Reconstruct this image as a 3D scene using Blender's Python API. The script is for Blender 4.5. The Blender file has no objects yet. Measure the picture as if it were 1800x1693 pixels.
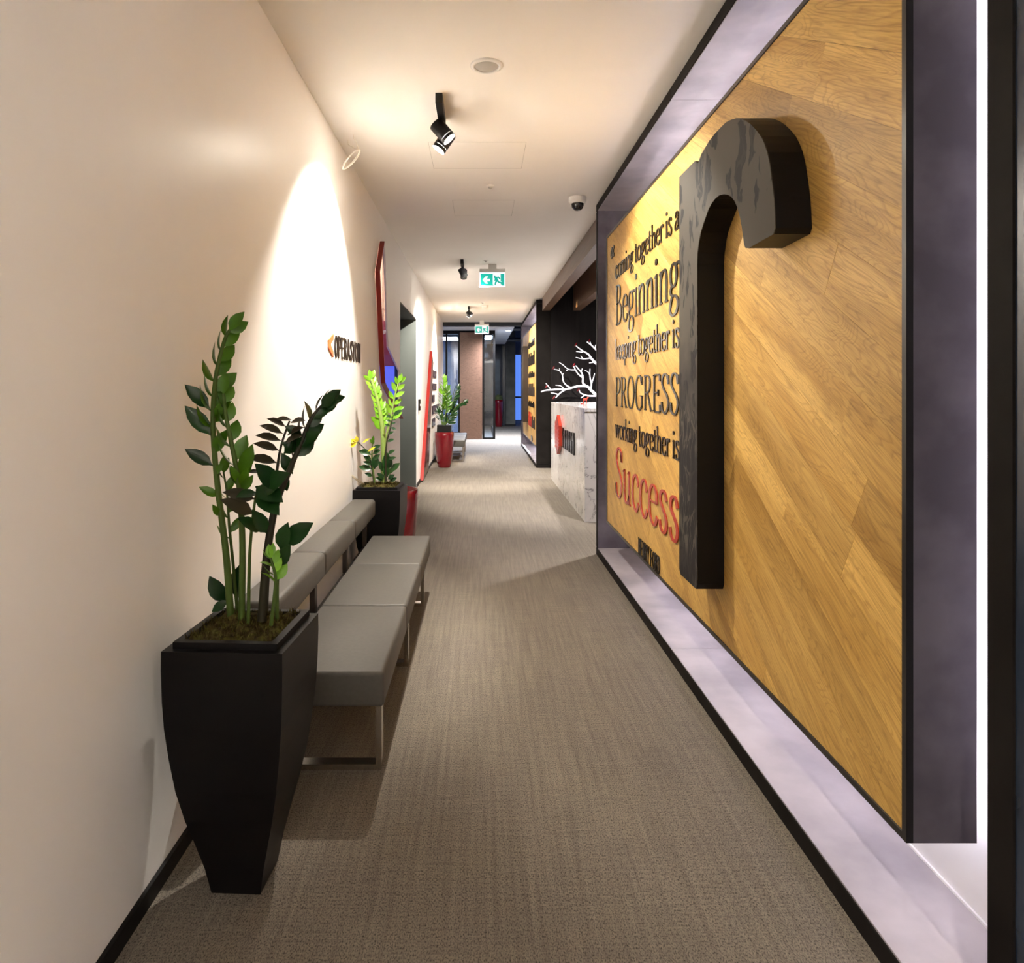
import bpy, bmesh, math, random
from mathutils import Vector, Matrix
from mathutils.geometry import tessellate_polygon

random.seed(7)
sc = bpy.context.scene
col = sc.collection

# ------------------------------------------------------------------ camera
F, VX, VY, H = 1200.0, 845.0, 682.0, 1.5      # focal length and vanishing point in the 1800x1693 frame, eye height
cam_d = bpy.data.cameras.new('camera')
cam = bpy.data.objects.new('camera', cam_d); col.objects.link(cam)
cam.location = (0, 0, H); cam.rotation_euler = (math.pi / 2, 0, 0)
cam_d.sensor_fit = 'HORIZONTAL'; cam_d.sensor_width = 36.0; cam_d.lens = 36.0 * F / 1800.0
cam_d.shift_x = (900 - VX) / 1800.0; cam_d.shift_y = -(846.5 - VY) / 1800.0
cam_d.clip_start = 0.02; cam_d.clip_end = 200
sc.camera = cam

# ------------------------------------------------------------------ world, exposure
w = bpy.data.worlds.new('dusk'); sc.world = w; w.use_nodes = True
w.node_tree.nodes['Background'].inputs[0].default_value = (0.10, 0.16, 0.42, 1)
w.node_tree.nodes['Background'].inputs[1].default_value = 0.25
vs = sc.view_settings
vs.view_transform = 'Standard'; vs.look = 'None'; vs.gamma = 1.0; vs.use_curve_mapping = False
vs.exposure = 2.3
SPOT_WALL, SPOT_PANEL, SPOT_FLOOR = 88.0, 58.0, 150.0     # lamps of the track fixtures, watts
LED = 7.8                                                # halo strips behind the oak panels
WARM = (1.0, 0.935, 0.835); COOL = (0.80, 0.86, 1.0)

# ------------------------------------------------------------------ helpers
def P(px, py, d):
    return Vector(((px - VX) * d / F, d, H - (py - VY) * d / F))

def link(o, parent=None):
    col.objects.link(o)
    if parent is not None: o.parent = parent
    return o

def base(parent):
    v = Vector((0, 0, 0))
    while parent is not None:
        v += parent.location; parent = parent.parent
    return v

def tag(o, label=None, cat=None, group=None, kind=None):
    if label: o['label'] = label
    if cat: o['category'] = cat
    if group: o['group'] = group
    if kind: o['kind'] = kind
    return o

def thing(name, loc, label, cat, group=None, kind=None):
    o = bpy.data.objects.new(name, None); o.empty_display_size = 0.1
    col.objects.link(o); o.location = loc
    return tag(o, label, cat, group, kind)

def copy_tree(o, parent=None):
    c = o.copy(); col.objects.link(c); c.parent = parent
    for ch in list(o.children): copy_tree(ch, c)
    return c

class MB:
    """collects faces (in world coordinates) for one mesh object"""
    def __init__(s): s.v = []; s.f = []; s.sm = []
    def add(s, vs_, fs, smooth=False):
        n = len(s.v); s.v += [tuple(v) for v in vs_]
        for f in fs: s.f.append([n + i for i in f]); s.sm.append(smooth)
        return s
    def box(s, x0, x1, y0, y1, z0, z1):
        return s.add([(x0,y0,z0),(x1,y0,z0),(x1,y1,z0),(x0,y1,z0),(x0,y0,z1),(x1,y0,z1),(x1,y1,z1),(x0,y1,z1)],
                     [(0,3,2,1),(4,5,6,7),(0,1,5,4),(1,2,6,5),(2,3,7,6),(3,0,4,7)])
    def rbox(s, x0, x1, y0, y1, z0, z1, r, seg=2):
        bm = bmesh.new(); bmesh.ops.create_cube(bm, size=1.0)
        for v in bm.verts:
            v.co = Vector(((x0+x1)/2 + v.co.x*(x1-x0), (y0+y1)/2 + v.co.y*(y1-y0), (z0+z1)/2 + v.co.z*(z1-z0)))
        bmesh.ops.bevel(bm, geom=bm.edges[:], offset=r, segments=seg, profile=0.5, affect='EDGES')
        bm.verts.index_update()
        s.add([v.co.copy() for v in bm.verts], [[v.index for v in f.verts] for f in bm.faces], True)
        bm.free(); return s
    def tube(s, pts, rad, n=8, cap=True, smooth=True):
        pts = [Vector(p) for p in pts]
        if not hasattr(rad, '__len__'): rad = [rad] * len(pts)
        rings = []; up = None
        for i, p in enumerate(pts):
            t = (pts[min(i+1, len(pts)-1)] - pts[max(i-1, 0)]).normalized()
            if up is None: up = Vector((0, 1, 0)) if abs(t.y) < 0.9 else Vector((1, 0, 0))
            a = t.cross(up).normalized(); b = a.cross(t).normalized(); up = b
            rings.append([p + (a*math.cos(2*math.pi*k/n) + b*math.sin(2*math.pi*k/n))*rad[i] for k in range(n)])
        vs_ = [v for r in rings for v in r]; fs = []
        for i in range(len(pts)-1):
            for k in range(n):
                fs.append((i*n+k, i*n+(k+1) % n, (i+1)*n+(k+1) % n, (i+1)*n+k))
        s.add(vs_, fs, smooth)
        if cap:
            s.add(rings[0], [list(range(n))]); s.add(rings[-1], [list(range(n))[::-1]])
        return s
    def lathe(s, c, prof, n=24, smooth=True, cap=False):
        c = Vector(c); vs_ = []; fs = []
        for r, z in prof:
            for k in range(n):
                a = 2*math.pi*k/n; vs_.append((c.x+r*math.cos(a), c.y+r*math.sin(a), c.z+z))
        for i in range(len(prof)-1):
            for k in range(n): fs.append((i*n+k, i*n+(k+1) % n, (i+1)*n+(k+1) % n, (i+1)*n+k))
        s.add(vs_, fs, smooth)
        if cap:
            s.add(vs_[:n], [list(range(n))[::-1]]); s.add(vs_[-n:], [list(range(n))])
        return s
    def prism(s, poly, to3, w0, w1, front=True, sides=True, back=True):
        """poly: list of (u,v); to3(u,v,w) -> xyz"""
        n = len(poly)
        a = [to3(u, v, w0) for u, v in poly]; b = [to3(u, v, w1) for u, v in poly]
        if back: s.add(a, [list(range(n))[::-1]])
        if front: s.add(b, [list(range(n))])
        if sides:
            for i in range(n):
                j = (i+1) % n
                s.add([a[i], a[j], b[j], b[i]], [(0, 1, 2, 3)])
        return s
    def cyl(s, p0, p1, r0, r1=None, n=20, cap=True):
        return s.tube([p0, p1], [r0, r1 if r1 is not None else r0], n, cap)
    def mesh(s, name, off=Vector((0, 0, 0))):
        me = bpy.data.meshes.new(name)
        me.from_pydata([(v[0]-off.x, v[1]-off.y, v[2]-off.z) for v in s.v], [], s.f)
        me.polygons.foreach_set('use_smooth', s.sm); me.update()
        return me
    def build(s, name, m, parent=None, at=None, norm=False):
        off = base(parent) + (Vector(at) if at is not None else Vector((0, 0, 0)))
        me = s.mesh(name, off)
        if norm:
            bm = bmesh.new(); bm.from_mesh(me); bmesh.ops.remove_doubles(bm, verts=bm.verts, dist=1e-5)
            bmesh.ops.recalc_face_normals(bm, faces=bm.faces); bm.to_mesh(me); bm.free()
        if m: me.materials.append(m)
        o = bpy.data.objects.new(name, me); link(o, parent)
        if at is not None: o.location = at
        return o

# ------------------------------------------------------------------ materials
def mat(name, c, rough=0.5, metal=0.0, spec=0.5, emit=None, estr=0.0, coat=0.0):
    m = bpy.data.materials.new(name); m.use_nodes = True
    b = m.node_tree.nodes['Principled BSDF']
    b.inputs['Base Color'].default_value = (*c, 1); b.inputs['Roughness'].default_value = rough
    b.inputs['Metallic'].default_value = metal; b.inputs['Specular IOR Level'].default_value = spec
    b.inputs['Coat Weight'].default_value = coat; b.inputs['Coat Roughness'].default_value = 0.08
    if emit: b.inputs['Emission Color'].default_value = (*emit, 1); b.inputs['Emission Strength'].default_value = estr
    return m

class NT:
    def __init__(s, m): s.t = m.node_tree; s.b = s.t.nodes['Principled BSDF']
    def n(s, typ, **kw):
        nd = s.t.nodes.new(typ)
        for k, v in kw.items():
            if k.startswith('_'): setattr(nd, k[1:], v)
            else: nd.inputs[k.replace('0', ' ')].default_value = v
        return nd
    def l(s, a, b): s.t.links.new(a, b)
    def ramp(s, fac, stops):
        r = s.t.nodes.new('ShaderNodeValToRGB'); e = r.color_ramp.elements
        while len(e) < len(stops): e.new(0.5)
        for el, (p, c) in zip(e, stops): el.position = p; el.color = (*c, 1) if len(c) == 3 else c
        s.l(fac, r.inputs[0]); return r.outputs[0]
    def noise(s, vec, scale, detail=3.0, rough=0.5, dist=0.0):
        nd = s.t.nodes.new('ShaderNodeTexNoise')
        nd.inputs['Scale'].default_value = scale; nd.inputs['Detail'].default_value = detail
        nd.inputs['Roughness'].default_value = rough; nd.inputs['Distortion'].default_value = dist
        if vec is not None: s.l(vec, nd.inputs['Vector'])
        return nd.outputs['Fac']
    def mapping(s, vec, scale=(1, 1, 1), rot=(0, 0, 0), loc=(0, 0, 0)):
        nd = s.t.nodes.new('ShaderNodeMapping')
        nd.inputs['Scale'].default_value = scale; nd.inputs['Rotation'].default_value = rot; nd.inputs['Location'].default_value = loc
        s.l(vec, nd.inputs['Vector']); return nd.outputs[0]
    def mix(s, fac, a, b, mode='MIX'):
        nd = s.t.nodes.new('ShaderNodeMix'); nd.data_type = 'RGBA'; nd.blend_type = mode
        for sock, v in ((nd.inputs['Factor'], fac), (nd.inputs['A'], a), (nd.inputs['B'], b)):
            pass
        ins = [i for i in nd.inputs if i.enabled]
        for i, v in zip(ins, (fac, a, b)):
            if isinstance(v, (int, float)): i.default_value = v
            elif isinstance(v, tuple): i.default_value = (*v, 1)
            else: s.l(v, i)
        return [o for o in nd.outputs if o.enabled][0]
    def bump(s, h, strength=0.2, dist=0.01):
        nd = s.t.nodes.new('ShaderNodeBump'); nd.inputs['Strength'].default_value = strength; nd.inputs['Distance'].default_value = dist
        s.l(h, nd.inputs['Height']); s.l(nd.outputs[0], s.b.inputs['Normal'])
    def pos(s):
        return s.t.nodes.new('ShaderNodeNewGeometry').outputs['Position']
    def obj(s):
        return s.t.nodes.new('ShaderNodeTexCoord').outputs['Object']
    def rnd(s):
        return s.t.nodes.new('ShaderNodeObjectInfo').outputs['Random']

M = {}
def noisy(key, c1, c2, scale, rough, metal=0.0, spec=0.5, detail=4, stretch=(1, 1, 1), bump=0.0, rv=0.0, coat=0.0, lo_=0.3, hi_=0.7):
    m = mat(key, c1, rough, metal, spec, coat=coat); t = NT(m)
    v = t.mapping(t.pos(), stretch)
    f = t.noise(v, scale, detail)
    t.l(t.ramp(f, [(lo_, c1), (hi_, c2)]), t.b.inputs['Base Color'])
    if rv:
        r = t.ramp(t.noise(v, scale*0.7, detail), [(0.3, (rough-rv,)*3), (0.7, (rough+rv,)*3)]); t.l(r, t.b.inputs['Roughness'])
    if bump: t.bump(f, bump, 0.002)
    M[key] = m; return m

noisy('wall_paint', (0.85, 0.82, 0.79), (0.88, 0.85, 0.82), 1.5, 0.36, spec=0.22)
noisy('ceiling_paint', (0.85, 0.815, 0.77), (0.87, 0.835, 0.79), 2.0, 0.7, spec=0.2)
noisy('steel', (0.115, 0.10, 0.125), (0.20, 0.18, 0.215), 3.2, 0.36, metal=0.55, detail=9, rv=0.08, lo_=0.4, hi_=0.62)
noisy('steel_plate', (0.33, 0.30, 0.33), (0.50, 0.455, 0.485), 2.6, 0.42, metal=0.25, detail=9, rv=0.08, lo_=0.38, hi_=0.64)
noisy('steel_edge', (0.008, 0.0065, 0.006), (0.013, 0.011, 0.010), 6, 0.55, spec=0.06, detail=5)
M['black_edge'] = mat('black_edge', (0.012, 0.011, 0.012), 0.3)
M['white_back'] = mat('white_back', (0.86, 0.84, 0.86), 0.6)
noisy('navy', (0.012, 0.018, 0.030), (0.020, 0.030, 0.050), 3, 0.22)
noisy('black_wall', (0.005, 0.004, 0.0045), (0.010, 0.008, 0.0085), 3, 0.6, spec=0.15, stretch=(8, 8, 0.4))
noisy('walnut', (0.085, 0.045, 0.028), (0.14, 0.078, 0.048), 3, 0.4, stretch=(14, 0.8, 14))
noisy('planter_black', (0.004, 0.0035, 0.004), (0.006, 0.005, 0.005), 9, 0.42, spec=0.15)
M['planter_lip'] = mat('planter_lip', (0.006, 0.0055, 0.006), 0.45, spec=0.15)
noisy('leather', (0.082, 0.076, 0.067), (0.094, 0.087, 0.077), 60, 0.5, spec=0.25, bump=0.03)
M['chrome'] = mat('chrome', (0.55, 0.51, 0.46), 0.22, 1.0)
M['brown_rail'] = mat('brown_rail', (0.045, 0.035, 0.03), 0.4)
M['black'] = mat('black', (0.004, 0.0035, 0.0035), 0.45, spec=0.2)
M['matt_black'] = mat('matt_black', (0.010, 0.009, 0.010), 0.6)
M['black_gloss'] = mat('black_gloss', (0.008, 0.006, 0.005), 0.16, spec=0.35)
M['red_gloss'] = mat('red_gloss', (0.36, 0.030, 0.014), 0.25)
M['red_pot'] = mat('red_pot', (0.13, 0.004, 0.008), 0.16, coat=0.4)
M['red_frame'] = mat('red_frame', (0.24, 0.012, 0.008), 0.3)
M['maroon'] = mat('maroon', (0.11, 0.012, 0.012), 0.12, coat=0.5)
M['orange'] = mat('orange', (0.85, 0.16, 0.05), 0.35)
M['letter_brown'] = mat('letter_brown', (0.028, 0.018, 0.012), 0.4, spec=0.2)
M['white_plastic'] = mat('white_plastic', (0.78, 0.76, 0.72), 0.4)
M['cable_white'] = mat('cable_white', (0.80, 0.74, 0.66), 0.5)
M['grey_grille'] = mat('grey_grille', (0.42, 0.40, 0.37), 0.7)
M['lens'] = mat('lens', (1, 0.95, 0.85), 0.3, emit=(1.0, 0.93, 0.80), estr=125.0)
M['smoke_dome'] = mat('smoke_dome', (0.01, 0.01, 0.012), 0.06, coat=0.4)
M['led'] = mat('led', (1, 1, 1), 0.5, emit=(0.92, 0.88, 1.0), estr=LED)
M['sign_green'] = mat('sign_green', (0.0, 0.25, 0.20), 0.4, emit=(0.0, 0.30, 0.24), estr=0.22)
M['sign_white'] = mat('sign_white', (0.9, 0.9, 0.95), 0.4, emit=(0.80, 0.82, 1.0), estr=0.16)
M['sign_edge'] = mat('sign_edge', (0.9, 0.9, 0.95), 0.2, emit=(0.75, 0.85, 1.0), estr=0.16)
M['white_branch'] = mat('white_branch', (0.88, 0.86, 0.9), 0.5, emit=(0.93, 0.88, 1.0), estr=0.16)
M['steel_door'] = mat('steel_door', (0.05, 0.055, 0.05), 0.45)
noisy('concrete', (0.055, 0.055, 0.045), (0.095, 0.093, 0.075), 4, 0.7, detail=7)
noisy('slate', (0.12, 0.13, 0.17), (0.19, 0.20, 0.25), 2.5, 0.5)
noisy('moss_ball', (0.035, 0.05, 0.012), (0.09, 0.10, 0.03), 30, 0.9)
M['peach'] = mat('peach', (0.75, 0.56, 0.44), 0.7)
M['burgundy'] = mat('burgundy', (0.20, 0.035, 0.07), 0.35)
M['dusk_glass'] = mat('dusk_glass', (0.05, 0.06, 0.2), 0.2, emit=(0.11, 0.14, 0.85), estr=0.20)
M['dusk_blue'] = mat('dusk_blue', (0.05, 0.07, 0.2), 0.2, emit=(0.10, 0.24, 0.85), estr=0.22)
M['panel_lamp'] = mat('panel_lamp', (1, 1, 1), 0.5, emit=(0.86, 0.91, 1.0), estr=9.0)
M['fill_panel'] = mat('fill_panel', (1, 1, 1), 0.5, emit=(1.0, 0.90, 0.80), estr=1.0)
M['office_ceiling'] = mat('office_ceiling', (0.78, 0.80, 0.82), 0.6)
M['duct'] = mat('duct', (0.10, 0.11, 0.13), 0.4, metal=0.6)
M['dark_void'] = mat('dark_void', (0.012, 0.014, 0.02), 0.7)
M['copper'] = mat('copper', (0.75, 0.30, 0.12), 0.3, metal=0.9, emit=(1.0, 0.45, 0.15), estr=0.15)
M['figurine_white'] = mat('figurine_white', (0.85, 0.83, 0.85), 0.4)

# glass: thin clear pane
def glass_mat(key, tint=(0.85, 0.92, 1.0), g=0.10):
    m = bpy.data.materials.new(key); m.use_nodes = True; t = m.node_tree
    t.nodes.clear()
    o = t.nodes.new('ShaderNodeOutputMaterial'); mx = t.nodes.new('ShaderNodeMixShader')
    tr = t.nodes.new('ShaderNodeBsdfTransparent'); gl = t.nodes.new('ShaderNodeBsdfGlossy')
    tr.inputs[0].default_value = (*tint, 1); gl.inputs['Roughness'].default_value = 0.03
    mx.inputs[0].default_value = g
    t.links.new(tr.outputs[0], mx.inputs[1]); t.links.new(gl.outputs[0], mx.inputs[2]); t.links.new(mx.outputs[0], o.inputs[0])
    M[key] = m
glass_mat('glass'); glass_mat('glass_dusk', (0.9, 0.9, 1.0), 0.06)

# woven floor
m = mat('woven_floor', (0.3, 0.25, 0.2), 0.8, spec=0.2); t = NT(m); p = t.pos()
streak = t.noise(t.mapping(p, (55, 1.6, 1)), 1.0, 5, 0.65)
weave = t.noise(t.mapping(p, (250, 130, 1)), 1.0, 2, 0.7)
cross = t.noise(t.mapping(p, (5, 140, 1)), 1.0, 3, 0.6)
patch = t.noise(p, 2.2, 3)
c = t.ramp(streak, [(0.30, (0.136, 0.116, 0.094)), (0.70, (0.200, 0.173, 0.140))])
c = t.mix(0.85, c, t.ramp(weave, [(0.34, (0.12, 0.12, 0.12)), (0.50, (1, 1, 1)), (0.72, (1.32, 1.3, 1.26))]), 'MULTIPLY')
c = t.mix(0.40, c, t.ramp(cross, [(0.35, (0.62, 0.62, 0.62)), (0.6, (1.1, 1.1, 1.1))]), 'MULTIPLY')
c = t.mix(0.35, c, t.ramp(patch, [(0.35, (0.86, 0.83, 0.86)), (0.65, (1.08, 1.07, 1.0))]), 'MULTIPLY')
t.l(c, t.b.inputs['Base Color']); t.bump(weave, 0.35, 0.002); M['floor'] = m

# oak planks, running 30 degrees off level
m = mat('oak', (0.5, 0.32, 0.14), 0.42, spec=0.4); t = NT(m)
rnd = t.rnd(); mul = t.t.nodes.new('ShaderNodeMath'); mul.operation = 'MULTIPLY'; mul.inputs[1].default_value = 37.0; t.l(rnd, mul.inputs[0])
cmb = t.t.nodes.new('ShaderNodeCombineXYZ'); t.l(mul.outputs[0], cmb.inputs[0]); t.l(mul.outputs[0], cmb.inputs[1])
add = t.t.nodes.new('ShaderNodeVectorMath'); add.operation = 'ADD'; t.l(t.obj(), add.inputs[0]); t.l(cmb.outputs[0], add.inputs[1])
rot = t.mapping(add.outputs[0], (1, 1, 1), (-math.radians(30), 0, 0))
rings = t.noise(t.mapping(rot, (1, 0.9, 5.5)), 1.3, 2, 0.5, 0.6)
wv = t.t.nodes.new('ShaderNodeMath'); wv.operation = 'MULTIPLY'; wv.inputs[1].default_value = 34.0; t.l(rings, wv.inputs[0])
fr = t.t.nodes.new('ShaderNodeMath'); fr.operation = 'FRACT'; t.l(wv.outputs[0], fr.inputs[0])
fine = t.noise(t.mapping(rot, (1, 7, 190)), 1.0, 3, 0.6)
broad = t.noise(t.mapping(rot, (1, 1.0, 9)), 1.0, 3, 0.5)
c = t.ramp(broad, [(0.3, (0.41, 0.232, 0.052)), (0.66, (0.63, 0.405, 0.120))])
c = t.mix(0.55, c, t.ramp(fr.outputs[0], [(0.0, (0.62, 0.55, 0.46)), (0.30, (1, 1, 1)), (0.85, (1.03, 1.03, 1.03)), (1.0, (0.62, 0.55, 0.46))]), 'MULTIPLY')
c = t.mix(0.8, c, t.ramp(fine, [(0.32, (0.66, 0.60, 0.52)), (0.56, (1.05, 1.05, 1.05))]), 'MULTIPLY')
c = t.mix(0.75, c, t.ramp(rnd, [(0.0, (0.74, 0.69, 0.62)), (0.45, (1.0, 0.98, 0.95)), (1.0, (1.14, 1.12, 1.08))]), 'MULTIPLY')
t.l(c, t.b.inputs['Base Color']); t.bump(fine, 0.12, 0.001); M['oak'] = m

# printed face of the giant letter: taupe tangle of twigs on charcoal
m = mat('twig_print', (0.1, 0.09, 0.08), 0.55, spec=0.08); t = NT(m); p = t.pos()
def vor(vec, scale):
    nd = t.t.nodes.new('ShaderNodeTexVoronoi'); nd.feature = 'DISTANCE_TO_EDGE'; nd.inputs['Scale'].default_value = scale
    t.l(vec, nd.inputs['Vector']); return nd.outputs['Distance']
nz = t.t.nodes.new('ShaderNodeTexNoise'); nz.inputs['Scale'].default_value = 7.0; nz.inputs['Detail'].default_value = 4.0; t.l(p, nz.inputs['Vector'])
sub = t.t.nodes.new('ShaderNodeVectorMath'); sub.operation = 'MULTIPLY_ADD'; sub.inputs[1].default_value = (0.0, 0.16, 0.16); t.l(nz.outputs['Color'], sub.inputs[0]); t.l(p, sub.inputs[2])
wp = sub.outputs[0]
g1 = t.ramp(vor(t.mapping(wp, (0, 9, 3.6), (0.25, 0, 0)), 1.0), [(0.13, (1, 1, 1)), (0.15, (0, 0, 0))])
g2 = t.ramp(vor(t.mapping(wp, (0, 24, 6), (-0.35, 0, 0), (0, 3, 5)), 1.0), [(0.05, (1, 1, 1)), (0.07, (0, 0, 0))])
big = t.ramp(t.noise(t.mapping(p, (1, 6, 3)), 1.0, 3, 0.5, 0.6), [(0.53, (0, 0, 0)), (0.55, (1, 1, 1))])
sep = t.t.nodes.new('ShaderNodeSeparateXYZ'); t.l(p, sep.inputs[0])
zn = t.t.nodes.new('ShaderNodeMath'); zn.operation = 'MULTIPLY_ADD'; zn.inputs[1].default_value = 0.8; t.l(nz.outputs['Fac'], zn.inputs[0]); t.l(sep.outputs[2], zn.inputs[2])
zr = t.t.nodes.new('ShaderNodeMapRange'); zr.inputs[1].default_value = 1.75; zr.inputs[2].default_value = 2.15; t.l(zn.outputs[0], zr.inputs[0])
f = t.mix(1.0, g1, big, 'LIGHTEN')
f = t.mix(1.0, f, zr.outputs[0], 'MULTIPLY')
f = t.mix(1.0, f, t.mix(1.0, g2, t.ramp(t.noise(p, 3.0, 2), [(0.5, (0.2, 0.2, 0.2)), (0.62, (1, 1, 1))]), 'MULTIPLY'), 'LIGHTEN')
t.l(t.mix(f, (0.021, 0.019, 0.020), (0.078, 0.069, 0.056)), t.b.inputs['Base Color']); M['twig_print'] = m

# marble
m = mat('marble', (0.6, 0.57, 0.55), 0.12, coat=0.3); t = NT(m); p = t.pos()
v1 = t.noise(t.mapping(p, (1, 1, 1), (0.5, 0.3, 0.6)), 2.2, 6, 0.6, 1.6)
c = t.ramp(v1, [(0.40, (0.60, 0.57, 0.555)), (0.485, (0.57, 0.545, 0.53)), (0.5, (0.22, 0.20, 0.20)), (0.515, (0.56, 0.535, 0.52)), (0.75, (0.66, 0.63, 0.61))])
t.l(c, t.b.inputs['Base Color']); M['marble'] = m

# walnut veneer door with level grain
m = mat('veneer', (0.3, 0.17, 0.1), 0.4); t = NT(m); p = t.pos()
g1 = t.noise(t.mapping(p, (1.6, 1.6, 9)), 1.0, 3, 0.6, 1.0)
wv = t.t.nodes.new('ShaderNodeMath'); wv.operation = 'MULTIPLY'; wv.inputs[1].default_value = 12.0; t.l(g1, wv.inputs[0])
fr = t.t.nodes.new('ShaderNodeMath'); fr.operation = 'FRACT'; t.l(wv.outputs[0], fr.inputs[0])
t.l(t.ramp(fr.outputs[0], [(0.0, (0.10, 0.05, 0.03)), (0.25, (0.235, 0.125, 0.078)), (1.0, (0.19, 0.10, 0.062))]), t.b.inputs['Base Color']); M['veneer'] = m

# leaves
def leaf_mat(key, c1, c2, rough=0.3):
    m = mat(key, c1, rough, spec=0.28); t = NT(m)
    r = t.rnd(); f = t.noise(t.obj(), 6.0, 2)
    c = t.mix(r, c1, c2); c = t.mix(0.35, c, t.ramp(f, [(0.3, (0.75, 0.75, 0.75)), (0.7, (1.15, 1.15, 1.1))]), 'MULTIPLY')
    t.l(c, t.b.inputs['Base Color'])
    t.b.inputs['Subsurface Weight'].default_value = 0.0
    M[key] = m
leaf_mat('leaf_green', (0.040, 0.125, 0.004), (0.065, 0.17, 0.006))
leaf_mat('leaf_dark', (0.006, 0.030, 0.007), (0.014, 0.052, 0.010), 0.25)
leaf_mat('leaf_brown', (0.030, 0.028, 0.016), (0.045, 0.040, 0.024), 0.35)
leaf_mat('leaf_bright', (0.13, 0.33, 0.015), (0.20, 0.42, 0.03))
leaf_mat('leaf_yellow', (0.60, 0.50, 0.02), (0.70, 0.60, 0.05))
M['stem_green'] = mat('stem_green', (0.060, 0.105, 0.018), 0.5, spec=0.25)
M['stem_light'] = mat('stem_light', (0.22, 0.32, 0.07), 0.45)
M['stem_brown'] = mat('stem_brown', (0.022, 0.020, 0.010), 0.5, spec=0.25)
M['stem_dry'] = mat('stem_dry', (0.42, 0.36, 0.26), 0.6)
m = mat('moss', (0.1, 0.09, 0.03), 0.9, spec=0.1); t = NT(m); f = t.noise(t.pos(), 45, 3)
t.l(t.ramp(f, [(0.3, (0.020, 0.013, 0.005)), (0.5, (0.070, 0.054, 0.016)), (0.7, (0.105, 0.105, 0.022))]), t.b.inputs['Base Color']); M['moss'] = m

# ------------------------------------------------------------------ the setting
XL, ZC = -0.968, 3.179                      # left wall, ceiling
XF, XB = 1.043, 1.345                       # portal frame front, portal back wall
Y0, YE = -4.0, 17.4                         # corridor start and end

def struct(name, mb, m, label=None, norm=False):
    return tag(mb.build(name, m, norm=norm), label, kind='structure')

struct('floor', MB().add([(-9, Y0, 0), (9, Y0, 0), (9, 40, 0), (-9, 40, 0)], [(0, 1, 2, 3)]), M['floor'], 'taupe woven floor covering running the length of the corridor')
XBM = 1.147                                 # walnut beam, where the white ceiling ends
struct('ceiling', MB().add([(-1.3, Y0, ZC), (XBM, Y0, ZC), (XBM, YE, ZC), (-1.3, YE, ZC)], [(3, 2, 1, 0)])
       .add([(XBM, Y0, ZC), (2.2, Y0, ZC), (2.2, 6.17, ZC), (XBM, 6.17, ZC)], [(3, 2, 1, 0)])
       .add([(XBM, 12.8, ZC), (2.2, 12.8, ZC), (2.2, YE, ZC), (XBM, YE, ZC)], [(3, 2, 1, 0)])
       .box(-1.3, 2.2, YE, YE+0.02, ZC, ZC+0.4), M['ceiling_paint'], 'white plasterboard corridor ceiling')
struct('wall_behind', MB().box(-2, 3, Y0-0.1, Y0, 0, ZC), M['wall_paint'], 'plain wall behind the viewer')

# left wall with a crystal shaped opening and a doorway
D0, D1, DZ = 8.20, 10.28, 2.54
shard = [(6.54, 2.905), (6.245, 2.567), (6.59, 1.544), (7.26, 1.355), (8.13, 1.13), (8.13, 1.70), (7.16, 1.93), (7.04, 2.30), (6.90, 2.95)]
YW = 17.6
outer = [(Y0, 0), (D0, 0), (D0, DZ), (D1, DZ), (D1, 0), (YW, 0), (YW, ZC), (Y0, ZC)]
loops = [[Vector((u, v, 0)) for u, v in outer], [Vector((u, v, 0)) for u, v in shard]]
tris = tessellate_polygon(loops)
flat = outer + shard
wl = MB()
wl.add([(XL, u, v) for u, v in flat], [list(t_) for t_ in tris])
for lp, sgn in ((outer, 1), (shard, 1)):
    n = len(lp)
    for i in range(n):
        a, b = lp[i], lp[(i+1) % n]
        wl.add([(XL, a[0], a[1]), (XL, b[0], b[1]), (XL-0.02, b[0], b[1]), (XL-0.02, a[0], a[1])], [(0, 1, 2, 3)])
wo = struct('wall_left', wl, M['wall_paint'], 'long off white satin painted wall with spotlight scallops')
me = wo.data
bm = bmesh.new(); bm.from_mesh(me)
for f in bm.faces:
    if abs(f.normal.x) > 0.9 and f.normal.x < 0: f.normal_flip()
bm.to_mesh(me); bm.free()
struct('baseboard_left', MB().box(XL, XL+0.012, Y0, D0, 0, 0.055).box(XL, XL+0.012, D1, YW, 0, 0.055), M['black'], 'black flush baseboard along the off white wall')

# doorway recess
d = tag(bpy.data.objects.new('door_1', None), 'tall dark doorway in the off white wall', kind='structure'); col.objects.link(d); d.location = (XL, D0, 0)
MB().box(XL-0.34, XL-0.30, D0, D1, 0, DZ).build('door_leaf', M['matt_black'], d)
MB().box(XL-0.30, XL-0.003, D1-0.02, D1-0.001, 0, DZ).build('door_reveal', M['steel_door'], d)
MB().box(XL-0.30, XL-0.003, D0+0.001, D0+0.02, 0, DZ).build('door_reveal', M['steel_door'], d)
MB().box(XL-0.30, XL-0.003, D0, D1, DZ-0.02, DZ-0.001).build('door_head', M['matt_black'], d)

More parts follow.
